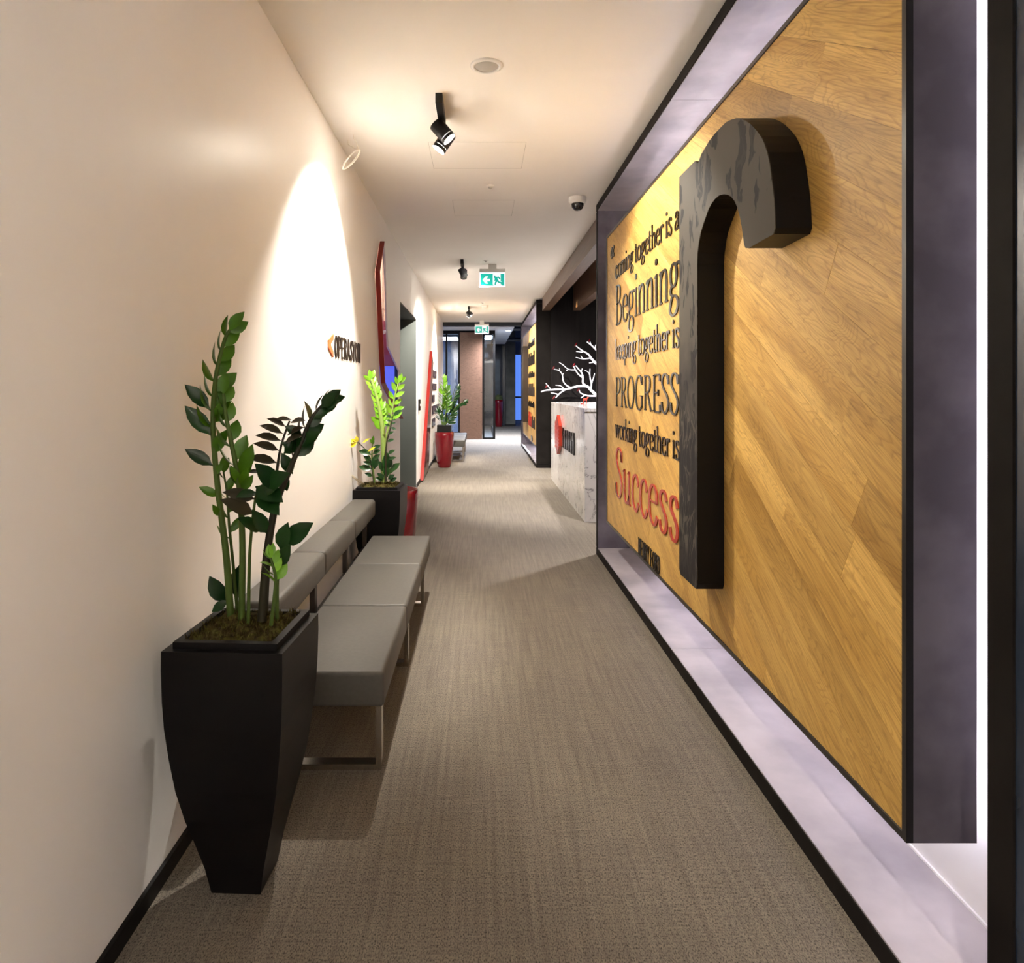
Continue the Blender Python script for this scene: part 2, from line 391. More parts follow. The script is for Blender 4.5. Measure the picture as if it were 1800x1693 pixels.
# room seen through the crystal opening: its end partition stands just before the doorway
YR = 8.12
struct('wall_meeting_room', MB().box(-3.2, XL-0.025, YR, YR+0.03, 1.76, 2.28).box(-3.2, XL-0.025, YR-0.006, YR-0.001, 1.76, 1.80), M['burgundy'], 'burgundy band of the room behind the crystal window')
struct('wall_meeting_room_upper', MB().box(-3.2, XL-0.025, YR, YR+0.03, 2.2801, ZC).box(-3.2, XL-0.025, YR-0.02, YR-0.0005, 2.44, 2.47).box(-3.3, -3.2, 5.2, YR+0.03, 0, ZC), M['peach'], 'peach upper wall of the room behind the crystal window')
struct('ceiling_meeting_room', MB().box(-3.2, XL-0.025, 5.2, YR, 3.12, 3.17), M['peach'], 'peach ceiling of the room behind the crystal window')
win = tag(bpy.data.objects.new('window_2', None), 'dusk blue window of the room behind the crystal opening', kind='structure'); col.objects.link(win); win.location = (-2, YR, 0)
for i in range(3):
    x1 = XL-0.06-i*0.60
    MB().box(x1-0.56, x1, YR+0.01, YR+0.02, 0.0, 1.7595).build('pane', M['dusk_glass'], win)
    MB().box(x1-0.60, x1-0.561, YR-0.004, YR+0.03, 0.0, 1.7595).build('mullion', M['burgundy'], win)
MB().box(-2.9, XL-0.06, YR-0.004, YR+0.0095, 1.27, 1.30).build('window_rail', M['burgundy'], win)
pend = thing('pendant_lamp', (-1.13, 7.9, 2.2), 'dark red pendant lamp glowing white inside the crystal window room', 'lamp')
MB().lathe((-1.13, 7.9, 2.16), [(0.012, 0.12), (0.03, 0.11), (0.052, 0.045), (0.056, 0.0)], 20).build('lamp_shade', M['burgundy'], pend)
MB().lathe((-1.13, 7.9, 2.155), [(0.002, -0.035), (0.025, -0.028), (0.036, 0.0), (0.02, 0.02)], 16).build('bulb', M['white_plastic'], pend)
MB().cyl((-1.13, 7.9, 2.28), (-1.13, 7.9, 3.12), 0.005).build('lamp_rod', M['black'], pend)
ld = bpy.data.lights.new('room_fill', 'POINT'); ld.energy = 9; ld.color = (1.0, 0.8, 0.65); ld.shadow_soft_size = 0.1
lo = bpy.data.objects.new('room_fill', ld); link(lo, pend); lo.location = (-0.5, -0.5, 0.84)  # added point light, set apart from the pendant, brightens the peach walls

# crystal opening: red fin along its near edges and a pane
wn = tag(bpy.data.objects.new('window_1', None), 'crystal shaped wall opening edged with a red metal fin', kind='structure'); col.objects.link(wn); wn.location = (XL, 6.5, 1.1)
def fin(parent, name, path, m, depth=0.05, th=0.012, x=XL):
    for a, b in zip(path[:-1], path[1:]):
        mb = MB(); dv = Vector((b[0]-a[0], b[1]-a[1])).normalized(); nn = Vector((-dv.y, dv.x))*th
        mb.prism([a, b, (b[0]+nn.x, b[1]+nn.y), (a[0]+nn.x, a[1]+nn.y)], lambda u, v, w_: (x+w_, u, v), 0.002, depth)
        mb.build(name, m, parent, norm=True)
fin(wn, 'fin', [(6.54, 2.905), (6.245, 2.567), (6.59, 1.544), (7.26, 1.355), (8.13, 1.13)], M['red_frame'], 0.046)
mb = MB(); tp = tessellate_polygon([[Vector((u, v, 0)) for u, v in shard]])
mb.add([(XL-0.012, u, v) for u, v in shard], [list(t_) for t_ in tp]); mb.build('pane', M['glass_dusk'], wn)

# right hand pieces of wall
struct('wall_rear_bounce', MB().box(XF+0.005, XF+0.4, Y0, -0.2, 0, ZC), M['wall_paint'], 'unseen right wall behind the viewer, made pale to bounce light')  # out of view; pale so the rear spotlight bounces onto the left wall
struct('wall_right', MB().box(XF+0.005, XF+0.4, -0.2, 1.338, 0, ZC), M['navy'], 'dark navy gloss wall at the right edge of the view')
struct('wall_niche_end', MB().box(1.31, 5.2, 12.72, 12.797, 0, 3.5), M['black_wall'], 'black end wall behind the white branches')
struct('wall_niche_back', MB().box(5.2, 5.3, 6.0, 12.8, 0, 3.5).box(1.376, 5.2, 6.09, 6.17, 0, 3.5), M['black_wall'], 'black back wall of the reception niche')
struct('ceiling_niche', MB().box(XBM, 5.2, 6.17, 12.8, 3.42, 3.5), M['walnut'], 'dark ceiling over the reception niche')
beams = [(XBM, XBM+0.14, 2.94), (1.72, 1.86, 2.94), (2.30, 2.44, 2.94), (2.95, 3.09, 2.94)]
for i, (x0, x1, z) in enumerate(beams):
    struct('trim_%d' % (i+1), MB().box(x0, x1, 6.18, 12.70, z, 3.42), M['walnut'], 'walnut ceiling beam over the reception niche')

# ------------------------------------------------------------------ lettering: pen strokes with thick and thin
def crom(pts, seg=5):
    if len(pts) < 3: return pts
    out = []; n = len(pts)
    for i in range(n-1):
        p0, p1, p2, p3 = pts[max(i-1, 0)], pts[i], pts[i+1], pts[min(i+2, n-1)]
        for k in range(seg):
            t_ = k/seg
            out.append(tuple(0.5*((2*p1[j]) + (-p0[j]+p2[j])*t_ + (2*p0[j]-5*p1[j]+4*p2[j]-p3[j])*t_*t_ + (-p0[j]+3*p1[j]-3*p2[j]+p3[j])*t_**3) for j in (0, 1)))
    out.append(pts[-1]); return out
def ell(cx, cy, rx, ry, n=20):
    return [(cx+rx*math.cos(2*math.pi*k/n), cy+ry*math.sin(2*math.pi*k/n)) for k in range(n+1)]
# each glyph: advance, strokes [(kind, points)] ; s straight, c curve, e closed ellipse, h hairline serif, d dot
def st(x, y0, y1, l=0.09, r=0.09, top=True, flag=False):
    o = [('s', [(x, y0), (x, y1)]), ('h', (x, y0, l, r))]
    if top: o.append(('h', (x, y1, l, r)))
    if flag: o.append(('f', (x, y1)))
    return o
SER = {
 'n': (0.60, st(.13,0,.64,top=False,flag=True) + st(.46,0,.42,top=False) + [('c',[(.13,.46),(.24,.60),(.36,.63),(.44,.56),(.46,.40)])]),
 'm': (0.93, st(.13,0,.64,top=False,flag=True) + st(.46,0,.42,top=False) + st(.79,0,.42,top=False) + [('c',[(.13,.46),(.24,.60),(.36,.63),(.44,.56),(.46,.40)]),('c',[(.46,.46),(.57,.60),(.69,.63),(.77,.56),(.79,.40)])]),
 'i': (0.28, st(.13,0,.64,top=False,flag=True) + [('d',(.13,.89,.072))]),
 'h': (0.60, st(.13,0,1.0,top=False,flag=True) + st(.46,0,.42,top=False) + [('c',[(.13,.46),(.24,.60),(.36,.63),(.44,.56),(.46,.40)])]),
 'r': (0.43, st(.13,0,.64,top=False,flag=True) + [('c',[(.13,.44),(.20,.57),(.30,.63),(.38,.61)]),('d',(.36,.57,.055))]),
 'u': (0.62, [('s',[(.12,.2),(.12,.64)]),('f',(.12,.64)),('c',[(.12,.22),(.15,.06),(.26,0),(.38,.05),(.46,.18)]),('s',[(.46,0),(.46,.64)]),('f',(.46,.64)),('h',(.46,0,0,.11))]),
 'c': (0.51, [('c',[(.44,.51),(.36,.62),(.27,.645),(.13,.55),(.08,.32),(.13,.10),(.28,-.005),(.39,.04),(.47,.15)]),('d',(.42,.50,.055))]),
 'o': (0.62, [('e',(.30,.32,.235,.325))]),
 'e': (0.54, [('s',[(.09,.37),(.46,.37)]),('c',[(.465,.37),(.43,.56),(.28,.645),(.13,.55),(.08,.33),(.13,.10),(.29,-.005),(.41,.04),(.48,.16)])]),
 'a': (0.54, [('c',[(.11,.49),(.15,.60),(.26,.645),(.37,.58),(.395,.44)]),('s',[(.395,.46),(.395,.09)]),('c',[(.395,.1),(.43,.01),(.53,.05)]),('c',[(.395,.38),(.24,.33),(.11,.24),(.08,.12),(.15,.01),(.27,.02),(.395,.13)]),('d',(.13,.49,.05))]),
 's': (0.47, [('c',[(.38,.50),(.33,.61),(.23,.645),(.12,.58),(.11,.46),(.21,.37),(.33,.27),(.385,.15),(.33,.03),(.22,-.005),(.11,.05),(.07,.16)])]),
 'g': (0.57, [('e',(.26,.43,.165,.21)),('c',[(.17,.24),(.10,.15),(.17,.07),(.38,.03),(.49,-.09),(.41,-.25),(.22,-.30),(.07,-.22),(.09,-.09),(.19,.05)]),('c',[(.38,.56),(.46,.62),(.55,.61)]),('d',(.53,.60,.04))]),
 't': (0.38, [('c',[(.15,.84),(.15,.5),(.15,.15),(.20,.01),(.36,.07)]),('s',[(.02,.62),(.34,.62)])]),
 'k': (0.60, st(.13,0,1.0,top=False,flag=True) + [('b',[(.15,.28),(.44,.63)]),('s',[(.25,.40),(.50,0)]),('h',(.47,0,.1,.1)),('h',(.43,.635,.09,.09))]),
 'p': (0.62, st(.13,-.3,.64,top=False,flag=True) + [('c',[(.13,.50),(.26,.635),(.42,.60),(.525,.36),(.46,.08),(.30,-.005),(.13,.10)])]),
 'w': (0.86, [('s',[(.07,.64),(.24,0)]),('b',[(.24,0),(.41,.64)]),('s',[(.41,.64),(.59,0)]),('b',[(.59,0),(.77,.64)]),('h',(.08,.64,.09,.09)),('h',(.41,.64,.09,.09)),('h',(.77,.64,.09,.09))]),
 'B': (0.70, st(.16,0,1.0) + [('c',[(.10,1.0),(.34,.99),(.49,.90),(.50,.70),(.38,.56),(.16,.53)]),('c',[(.16,.53),(.42,.52),(.58,.38),(.57,.15),(.42,.02),(.10,0)])]),
 'P': (0.62, st(.16,0,1.0) + [('c',[(.10,1.0),(.34,.99),(.53,.88),(.53,.62),(.38,.48),(.16,.46)])]),
 'R': (0.72, st(.16,0,1.0) + [('c',[(.10,1.0),(.34,.99),(.52,.90),(.52,.66),(.38,.53),(.16,.50)]),('s',[(.34,.50),(.62,0)]),('h',(.63,0,.06,.1))]),
 'O': (0.80, [('e',(.39,.5,.31,.51))]),
 'G': (0.78, [('c',[(.62,.78),(.54,.95),(.40,1.01),(.20,.90),(.08,.5),(.20,.10),(.40,-.01),(.54,.03),(.64,.12)]),('s',[(.64,.06),(.64,.42)]),('h',(.62,.42,.14,.12)),('s',[(.63,.74),(.63,.98)])]),
 'E': (0.64, st(.16,0,1.0) + [('b',[(.16,1.0),(.56,1.0)]),('b',[(.16,.52),(.44,.52)]),('b',[(.16,0),(.58,0)]),('s',[(.56,1.0),(.56,.82)]),('s',[(.44,.60),(.44,.43)]),('s',[(.58,0),(.58,.20)])]),
 'S': (0.60, [('c',[(.49,.76),(.43,.94),(.29,1.01),(.14,.93),(.10,.76),(.22,.60),(.40,.46),(.50,.28),(.43,.08),(.28,-.01),(.13,.06),(.07,.25)]),('s',[(.50,.74),(.50,.97)]),('s',[(.07,.04),(.07,.28)])]),
 '\u201c': (0.44, [('d',(.12,.78,.075)),('c',[(.07,.80),(.09,.94),(.18,1.04)]),('d',(.32,.78,.075)),('c',[(.27,.80),(.29,.94),(.38,1.04)])]),
}
SAN = {
 'H': (0.56, [('s',[(.09,0),(.09,1)]),('s',[(.43,0),(.43,1)]),('s',[(.09,.5),(.43,.5)])]),
 'E': (0.48, [('s',[(.09,0),(.09,1)]),('s',[(.09,.94),(.42,.94)]),('s',[(.09,.5),(.38,.5)]),('s',[(.09,.06),(.42,.06)])]),
 'N': (0.58, [('s',[(.09,0),(.09,1)]),('s',[(.45,0),(.45,1)]),('s',[(.09,1),(.45,0)])]),
 'R': (0.54, [('s',[(.09,0),(.09,1)]),('c',[(.09,.94),(.3,.93),(.41,.75),(.3,.53),(.09,.50)]),('s',[(.26,.5),(.43,0)])]),
 'Y': (0.52, [('s',[(.03,1),(.25,.45)]),('s',[(.47,1),(.25,.45)]),('s',[(.25,.45),(.25,0)])]),
 'F': (0.46, [('s',[(.09,0),(.09,1)]),('s',[(.09,.94),(.41,.94)]),('s',[(.09,.5),(.36,.5)])]),
 'O': (0.58, [('e',(.28,.5,.19,.45))]),
 'D': (0.56, [('s',[(.09,0),(.09,1)]),('c',[(.09,.94),(.30,.92),(.44,.70),(.44,.30),(.30,.08),(.09,.06)])]),
 'P': (0.52, [('s',[(.09,0),(.09,1)]),('c',[(.09,.94),(.32,.93),(.42,.72),(.32,.48),(.09,.45)])]),
 'A': (0.56, [('s',[(.05,0),(.26,1)]),('s',[(.48,0),(.26,1)]),('s',[(.13,.30),(.40,.30)])]),
 'S': (0.52, [('c',[(.42,.74),(.36,.92),(.24,.95),(.12,.86),(.11,.70),(.25,.54),(.38,.40),(.41,.22),(.33,.07),(.2,.05),(.10,.14),(.07,.28)])]),
}
def strip(mb, pts, wid, t_):
    pts = [Vector((p[0], p[1])) for p in pts]; n = len(pts); L = []; R = []
    closed = (pts[0]-pts[-1]).length < 1e-6
    for i in range(n):
        if closed: dv = pts[(i+1) % (n-1)] - pts[(i-1) % (n-1)]
        else: dv = pts[min(i+1, n-1)] - pts[max(i-1, 0)]
        dv.normalize(); nn = Vector((-dv.y, dv.x)); ww = wid(dv)/2
        L.append(pts[i]+nn*ww); R.append(pts[i]-nn*ww)
    vs_ = [(p.x, p.y, t_) for p in L] + [(p.x, p.y, t_) for p in R] + [(p.x, p.y, 0) for p in L] + [(p.x, p.y, 0) for p in R]
    fs = []
    for i in range(n-1):
        fs += [(n+i, n+i+1, i+1, i), (2*n+i, i, i+1, 2*n+i+1), (n+i, 3*n+i, 3*n+i+1, n+i+1)]
    if not closed: fs += [(0, 2*n, 3*n, n), (2*n-1, 4*n-1, 3*n-1, n-1)]
    mb.add(vs_, fs)
GM = {}
def glyph(ch, font, fat, thin, t_):
    k = (ch, id(font), fat, thin, round(t_, 5))
    if k in GM: return GM[k]
    mb = MB(); serif = font is SER
    wid = (lambda dv: thin + (fat-thin)*abs(dv.y)**1.1) if serif else (lambda dv: fat - 0.25*fat*abs(dv.x))
    for kind, a in font[ch][1]:
        if kind == 's': strip(mb, a, wid, t_)
        elif kind == 'b': strip(mb, a, lambda dv: thin*1.3, t_)
        elif kind == 'c': strip(mb, crom(a), wid, t_)
        elif kind == 'e': strip(mb, ell(*a), wid, t_)
        elif kind == 'h': strip(mb, [(a[0]-a[2], a[1]+(thin/2 if a[1] < 0.3 else -thin/2)), (a[0]+a[3], a[1]+(thin/2 if a[1] < 0.3 else -thin/2))], lambda dv: thin, t_)
        elif kind == 'f': strip(mb, [(a[0]-0.10, a[1]-0.055), (a[0]+fat*0.3, a[1]-0.01)], lambda dv: thin*1.2, t_)
        elif kind == 'd': mb.prism(ell(*a[:2], a[2], a[2], 10)[:-1], lambda u, v, w_: (u, v, w_), 0, t_)
    me = mb.mesh('letter'); GM[k] = me; return me
def line(text, font, origin, ax, width, height, m, parent, fat=0.125, thin=0.036, thick=0.006, name='letter', space=0.24):
    """ax: (u axis, v axis, outward axis) unit vectors; width fixes the horizontal scale"""
    adv = sum(space if ch == ' ' else font[ch][0] for ch in text)
    sx, sy = width/adv, height; x = 0.0; off = base(parent); out = []
    for ch in text:
        if ch != ' ':
            me = glyph(ch, font, fat, thin, 1.0)
            key = me.name + m.name
            o = bpy.data.objects.new(name, me); link(o, parent)
            if not me.materials: me.materials.append(m)
            elif me.materials[0] is not m:
                o.material_slots[0].link = 'OBJECT'; o.material_slots[0].material = m
            p = Vector(origin) + ax[0]*(x*sx) - off
            R = Matrix((ax[0]*sx, ax[1]*sy, ax[2]*thick)).transposed().to_4x4()
            o.matrix_local = Matrix.Translation(p) @ R
            out.append(o)
        x += space if ch == ' ' else font[ch][0]
    return out
AX_R = (Vector((0, -1, 0)), Vector((0, 0, 1)), Vector((-1, 0, 0)))
AX_L = (Vector((0, 1, 0)), Vector((0, 0, 1)), Vector((1, 0, 0)))

# ------------------------------------------------------------------ portal frame with floating oak panel (twice)
XP = 1.073                                   # oak surface
def clip_poly(poly, y0, y1, z0, z1):
    def cut(pts, inside, inter):
        out = []
        for i in range(len(pts)):
            a, b = pts[i-1], pts[i]
            if inside(b):
                if not inside(a): out.append(inter(a, b))
                out.append(b)
            elif inside(a): out.append(inter(a, b))
        return out
    for k, v, s in ((0, y0, 1), (0, y1, -1), (1, z0, 1), (1, z1, -1)):
        if not poly: break
        def inter(a, b, k=k, v=v):
            t_ = (v-a[k])/(b[k]-a[k]); return tuple(a[j]+(b[j]-a[j])*t_ for j in (0, 1))
        poly = cut(poly, lambda p, k=k, v=v, s=s: (p[k]-v)*s >= 0, inter)
    return poly

def portal(dy, lab_f, lab_p, lit0, lit1):
    y0, y1 = 1.339+dy, 6.165+dy; th = 0.066; zt = 3.148; yi0, yi1 = y0+th, y1-th
    fr = thing('portal_frame', ((XF+XB)/2, y0, 0), lab_f, 'frame', 'steel portal frames')
    ym = 3.75+dy
    e = 0.0015; s = 0.006
    for a, b in ((y0, ym-e), (ym+e, y1)):
        MB().box(XF, XB+0.03, a, b, 0.0, 0.068-s).build('sill', M['steel_edge'], fr)
        MB().box(XF, XB+0.03, a, b, zt-th+s, zt).build('head', M['steel_edge'], fr)
        aa, bb = max(a, yi0), min(b, yi1)
        MB().box(XF+0.005, XB, aa, bb, 0.068-s, 0.068).build('sill_plate', M['steel_plate'], fr)
        MB().box(XF+0.005, XB, aa, bb, zt-th, zt-th+s).build('head_plate', M['steel_plate'], fr)
    MB().box(XF, XB+0.03, y0, yi0, 0.07, zt-th-0.001).build('jamb', M['steel_edge'], fr)
    j = MB().box(XF, XB+0.03, yi1+0.006, y1, 0.07, zt-th-0.001).build('jamb', M['steel_edge'], fr)
    MB().box(XF+0.005, XB, yi1, yi1+0.006, 0.068, zt-th).build('jamb_plate', M['steel'], fr)
    MB().box(XB, XB+0.03, yi0, yi1, 0.068, zt-th).build('back_panel', M['white_back'], fr)
    MB().box(XB-0.007, XB-0.0005, yi0, yi1, 0.0682, 0.076).build('bright_line', M['white_back'], fr)  # white strip that draws the bright line of light along the sill
    # panel
    p0, p1, z0, z1 = 1.712+dy, 5.80+dy, 0.358, 2.783
    pn = thing('slogan_panel', (XP+0.085, p0, z0), lab_p, 'panel', 'oak slogan panels')
    bw = 0.018
    MB().box(XP+0.012, XP+0.171, p0, p1, z0, z1).build('panel_body', M['steel'], pn)
    MB().box(XP-0.006, XP+0.0118, p0, p0+bw, z0, z1).build('border', M['black_edge'], pn)
    MB().box(XP-0.006, XP+0.0118, p1-bw, p1, z0, z1).build('border', M['black_edge'], pn)
    MB().box(XP-0.006, XP+0.0118, p0+bw, p1-bw, z0, z0+bw).build('border', M['black_edge'], pn)
    MB().box(XP-0.006, XP+0.0118, p0+bw, p1-bw, z1-bw, z1).build('border', M['black_edge'], pn)
    a0, a1, b0, b1 = p0+bw, p1-bw, z0+bw, z1-bw
    ang = math.radians(30); D = Vector((math.cos(ang), math.sin(ang))); N = Vector((-D.y, D.x)); pw = 0.172; gap = 0.0004
    rg = random.Random(11 if dy == 0 else 5)
    cs = [Vector((a, b)) for a in (a0, a1) for b in (b0, b1)]
    n0, n1 = min(c.dot(N) for c in cs), max(c.dot(N) for c in cs); q = n0 - 0.05
    while q < n1:
        t0, t1 = min(c.dot(D) for c in cs), max(c.dot(D) for c in cs); tt = t0 - rg.uniform(0.1, 1.5)
        while tt < t1:
            ln = rg.uniform(1.1, 2.1)
            poly = [D*(tt+gap)+N*(q+gap), D*(tt+ln-gap)+N*(q+gap), D*(tt+ln-gap)+N*(q+pw-gap), D*(tt+gap)+N*(q+pw-gap)]
            poly = clip_poly([tuple(v) for v in poly], a0, a1, b0, b1)
            area = 0.5*abs(sum(poly[i-1][0]*poly[i][1]-poly[i][0]*poly[i-1][1] for i in range(len(poly)))) if len(poly) > 2 else 0
            if area > 2e-4:
                MB().prism([(-u, v) for u, v in poly], lambda u, v, w_: (XP+0.011-w_, -u, v), 0, 0.0105+rg.uniform(0, 0.0006), back=False).build('plank', M['oak'], pn)
            tt += ln
        q += pw
    # halo strips on the back edge of the panel
    xs0, xs1 = XP+0.172, XP+0.182
    for zz in (z0+0.05, z1-0.06):
        MB().box(xs0, xs1, p0+lit0, p1-lit1, zz, zz+0.012).build('light_strip', M['led'], pn)
    MB().box(xs0, xs1, p0+0.04, p0+0.052, z0+0.1, z1-0.1).build('light_strip', M['led'], pn)
    return pn

pn1 = portal(0.0, 'dark steel portal frame around the near oak slogan panel', 'near oak plank wall panel with the coming together slogan in raised letters', 0.05, 0.62)
pn2 = portal(11.46, 'dark steel portal frame beyond the reception desk at the far end', 'far oak wall panel with raised text lines beyond the reception desk', 0.05, 0.3)

xo = XP - 0.0005
W = 1.72; YL = 5.42
for txt, z, hgt, m_ in (('coming together is a', 2.362, 0.155, 'black_gloss'), ('Beginning', 1.995, 0.305, 'black_gloss'), ('keeping together is', 1.72, 0.165, 'black_gloss'),
                        ('PROGRESS', 1.355, 0.225, 'black_gloss'), ('working together is', 1.108, 0.160, 'black_gloss'), ('Success', 0.655, 0.375, 'red_gloss')):
    line(txt, SER, (xo, YL, z), AX_R, W+0.03, hgt, M[m_], pn1, fat=0.10 if hgt > 0.2 else 0.104, thin=0.032)
line('HENRY FORD', SAN, (xo, 4.63, 0.378), AX_R, 0.56, 0.112, M['black_gloss'], pn1, fat=0.085)
line('\u201c', SER, (xo, 5.62, 2.37), AX_R, 0.17, 0.26, M['black_gloss'], pn1, fat=0.12)
# the far panel's text is too small to read: upright raised strokes at the same line heights
rg = random.Random(3)
for z, hgt, m_, y_a, y_b in ((2.36, 0.14, 'black_gloss', 15.25, 13.6), (1.98, 0.27, 'black_gloss', 15.25, 13.6), (1.72, 0.13, 'black_gloss', 15.2, 13.6), (1.33, 0.26, 'letter_brown', 15.2, 13.6),
                         (1.10, 0.12, 'black_gloss', 15.2, 13.6), (0.68, 0.30, 'red_gloss', 15.2, 14.3), (0.68, 0.24, 'letter_brown', 14.2, 13.5), (0.40, 0.1, 'black_gloss', 14.4, 14.0)):
    y = y_a
    while y > y_b:
        ww = rg.uniform(0.03, 0.05); hh = hgt*rg.choice((0.7, 0.72, 1.0))
        MB().box(XP-0.013, xo, y-ww, y, z, z+hh).build('text_stroke', M[m_], pn2)
        y -= ww + rg.uniform(0.03, 0.05)

# ------------------------------------------------------------------ giant letters on the panels
XR = 0.953
def rp(px, py):
    d_ = XR*F/(px-VX); return (d_, H-(py-VY)*d_/F)
out_px = [(1194, 311), (1221.5, 283), (1227, 287), (1232.5, 271), (1245.6, 249), (1256, 235.5), (1267.5, 223.3), (1276, 215), (1285, 210.5), (1294, 208), (1302.4, 208.8), (1311, 212.5), (1320, 219), (1329, 228.5),
          (1337.4, 240), (1343, 252), (1348.3, 267.5), (1353, 290), (1357, 321), (1360, 347), (1361.5, 371.5), (1362.5, 401), (1359.5, 411.5), (1316, 436.5), (1310.5, 436), (1308, 430.5), (1303.5, 397.7), (1300, 379), (1296, 365), (1291, 353), (1285, 345.5), (1279, 342),
          (1272, 341.2), (1264, 343.5), (1256.5, 350), (1250.5, 358), (1245.6, 367), (1237, 391), (1231.5, 409), (1228, 428), (1226, 445), (1225.3, 465)]
rpoly = [rp(*q) for q in out_px]
yn = rpoly[-1][0]
rpoly += [(yn, 1.7), (yn, 1.2), (yn, 0.635), (yn+0.015, 0.61), (3.255, 0.61), (3.277, 0.63)]
rpoly = [(a, b) for a, b in rpoly]
gl = thing('giant_letter', (XR+0.06, 2.8, 0.61), 'giant black block letter r with printed twig face on the near oak panel', 'letter')
to = lambda u, v, w_: (XR+w_, u, v)
MB().prism(rpoly, to, 0.003, XP-XR-0.0007, front=False, back=True).build('letter_body', M['black'], gl, norm=True)
MB().prism(rpoly, to, 0.0, 0.0028).build('letter_face', M['twig_print'], gl, norm=True)
g2 = thing('giant_letter', (XR+0.06, 15.7, 0.72), 'giant dark block letter stem on the far oak panel', 'letter')
MB().box(XR+0.003, XP-0.0007, 15.40, 15.95, 0.73, 2.44).build('letter_body', M['letter_brown'], g2)
MB().box(XR, XR+0.0028, 15.40, 15.95, 0.73, 2.44).build('letter_face', M['twig_print'], g2)

# ------------------------------------------------------------------ left wall sign and plaques
ws = thing('wall_lettering', (XL, 4.3, 1.70), 'dark raised lettering with orange arrow on the scallop lit wall', 'sign')
line('OPERASYON', SAN, (XL+0.001, 4.50, 1.70), AX_L, 0.97, 0.152, M['letter_brown'], ws, fat=0.10, thick=0.007)
ch = [(4.455, 1.851), (4.31, 1.803), (4.31, 1.757), (4.455, 1.700), (4.455, 1.735), (4.375, 1.775), (4.375, 1.785), (4.455, 1.815)]
MB().prism(ch, lambda u, v, w_: (XL+0.001+w_, u, v), 0, 0.008).build('arrow', M['orange'], ws, norm=True)

rs = thing('red_shard', (XL, 10.9, 0), 'tall slanted red metal shard standing against the wall past the doorway', 'decoration')
fin(rs, 'fin', [(12.95, 2.20), (10.86, 0.03)], M['red_frame'], 0.055, 0.015)
MB().prism([(10.90, 0.03), (12.98, 2.18), (13.35, 2.0), (12.1, 0.06)], lambda u, v, w_: (XL+w_, u, v), 0.001, 0.045).build('panel', M['maroon'], rs, norm=True)
pl = [(13.72, 14.8, 1.71, 1.86, 'topmost of five dark plaques on the wall above the glossy red pot'), (13.55, 14.8, 1.46, 1.59, 'second from top of five dark plaques above the glossy red pot'),
      (13.5, 14.2, 1.21, 1.36, 'short middle one of five dark plaques above the glossy red pot'), (13.5, 15.7, 0.97, 1.14, 'longest of five dark plaques on the wall above the glossy red pot'), (13.45, 14.4, 0.72, 0.88, 'lowest of five dark plaques on the wall by the glossy red pot')]
for a, b, z0, z1, lab in pl:
    o = thing('sign_plaque', (XL, (a+b)/2, z0), lab, 'sign', 'dark wall plaques')
    MB().box(XL+0.001, XL+0.012, a, b, z0, z1).build('plate', M['letter_brown'], o)
    MB().box(XL+0.0121, XL+0.016, a+0.06, b-0.06, z0+0.02, z1-0.02).build('text_strip', M['black_gloss'], o)
ar = thing('access_reader', (XL, 10.63, 1.2), 'small black access reader on the wall beside the doorway', 'switch')
MB().rbox(XL+0.0005, XL+0.028, 10.56, 10.70, 1.15, 1.325, 0.006).build('housing', M['black_gloss'], ar)
MB().box(XL+0.0281, XL+0.030, 10.60, 10.66, 1.22, 1.25).build('indicator', M['sign_edge'], ar)

# ------------------------------------------------------------------ track spotlights
def spot_head(parent, c, dirv, energy, angle, blend, r=0.045, ln=0.105, color=WARM, lamp=True):
    dirv = Vector(dirv).normalized(); c = Vector(c)
    h = MB(); h.tube([c-dirv*ln/2, c-dirv*(ln/2-0.004), c+dirv*ln/2], [r*0.93, r, r], 24)
    ho = h.build('lamp_head', M['black'], parent)
    e = c+dirv*(ln/2)
    MB().tube([e+dirv*0.0006, e+dirv*0.003], r*0.90, 24).build('lens', M['lens'], ho)
    bz = MB().tube([e+dirv*0.0002, e+dirv*0.022], [r, r], 24, cap=False).tube([e+dirv*0.022, e+dirv*0.0031], [r*0.95, r*0.95], 24, cap=False); bz.build('bezel', M['black'], ho)
    if lamp:
        ld = bpy.data.lights.new('spot', 'SPOT'); ld.energy = energy; ld.color = color; ld.spot_size = math.radians(angle); ld.spot_blend = blend
        ld.shadow_soft_size = 0.022
        lo = bpy.data.objects.new('spot', ld); link(lo, parent)
        lo.location = e + dirv*0.026 - base(parent)
        lo.rotation_euler = dirv.to_track_quat('-Z', 'Y').to_euler()
def fixture(y, x, label, heads):
    o = thing('track_spotlight', (x, y, ZC), label, 'spotlight', 'ceiling track spotlights')
    MB().box(x-0.02, x+0.02, y, y+0.38, ZC-0.058, ZC-0.0005).build('track_bar', M['black'], o)
    for dx, dyy, dz, dirv, en, ang, bl in heads:
        c = Vector((x+dx, y+dyy, ZC+dz)); dv = Vector(dirv).normalized()
        MB().cyl((x, y+dyy, ZC-0.058), c-dv*0.02, 0.009).build('swivel', M['black'], o)
        spot_head(o, c, dirv, en, ang, bl)
    return o
D_R, D_L = (0.66, -0.02, -0.75), (-0.56, -0.05, -0.83)
hd = [(0.0, 0.235, -0.125, D_R, SPOT_PANEL, 100, 0.35), (0.015, 0.40, -0.125, D_L, SPOT_WALL, 92, 0.40)]
fixture(3.88, -0.238, 'nearest black twin head ceiling spotlight, between speaker and access hatch', hd)
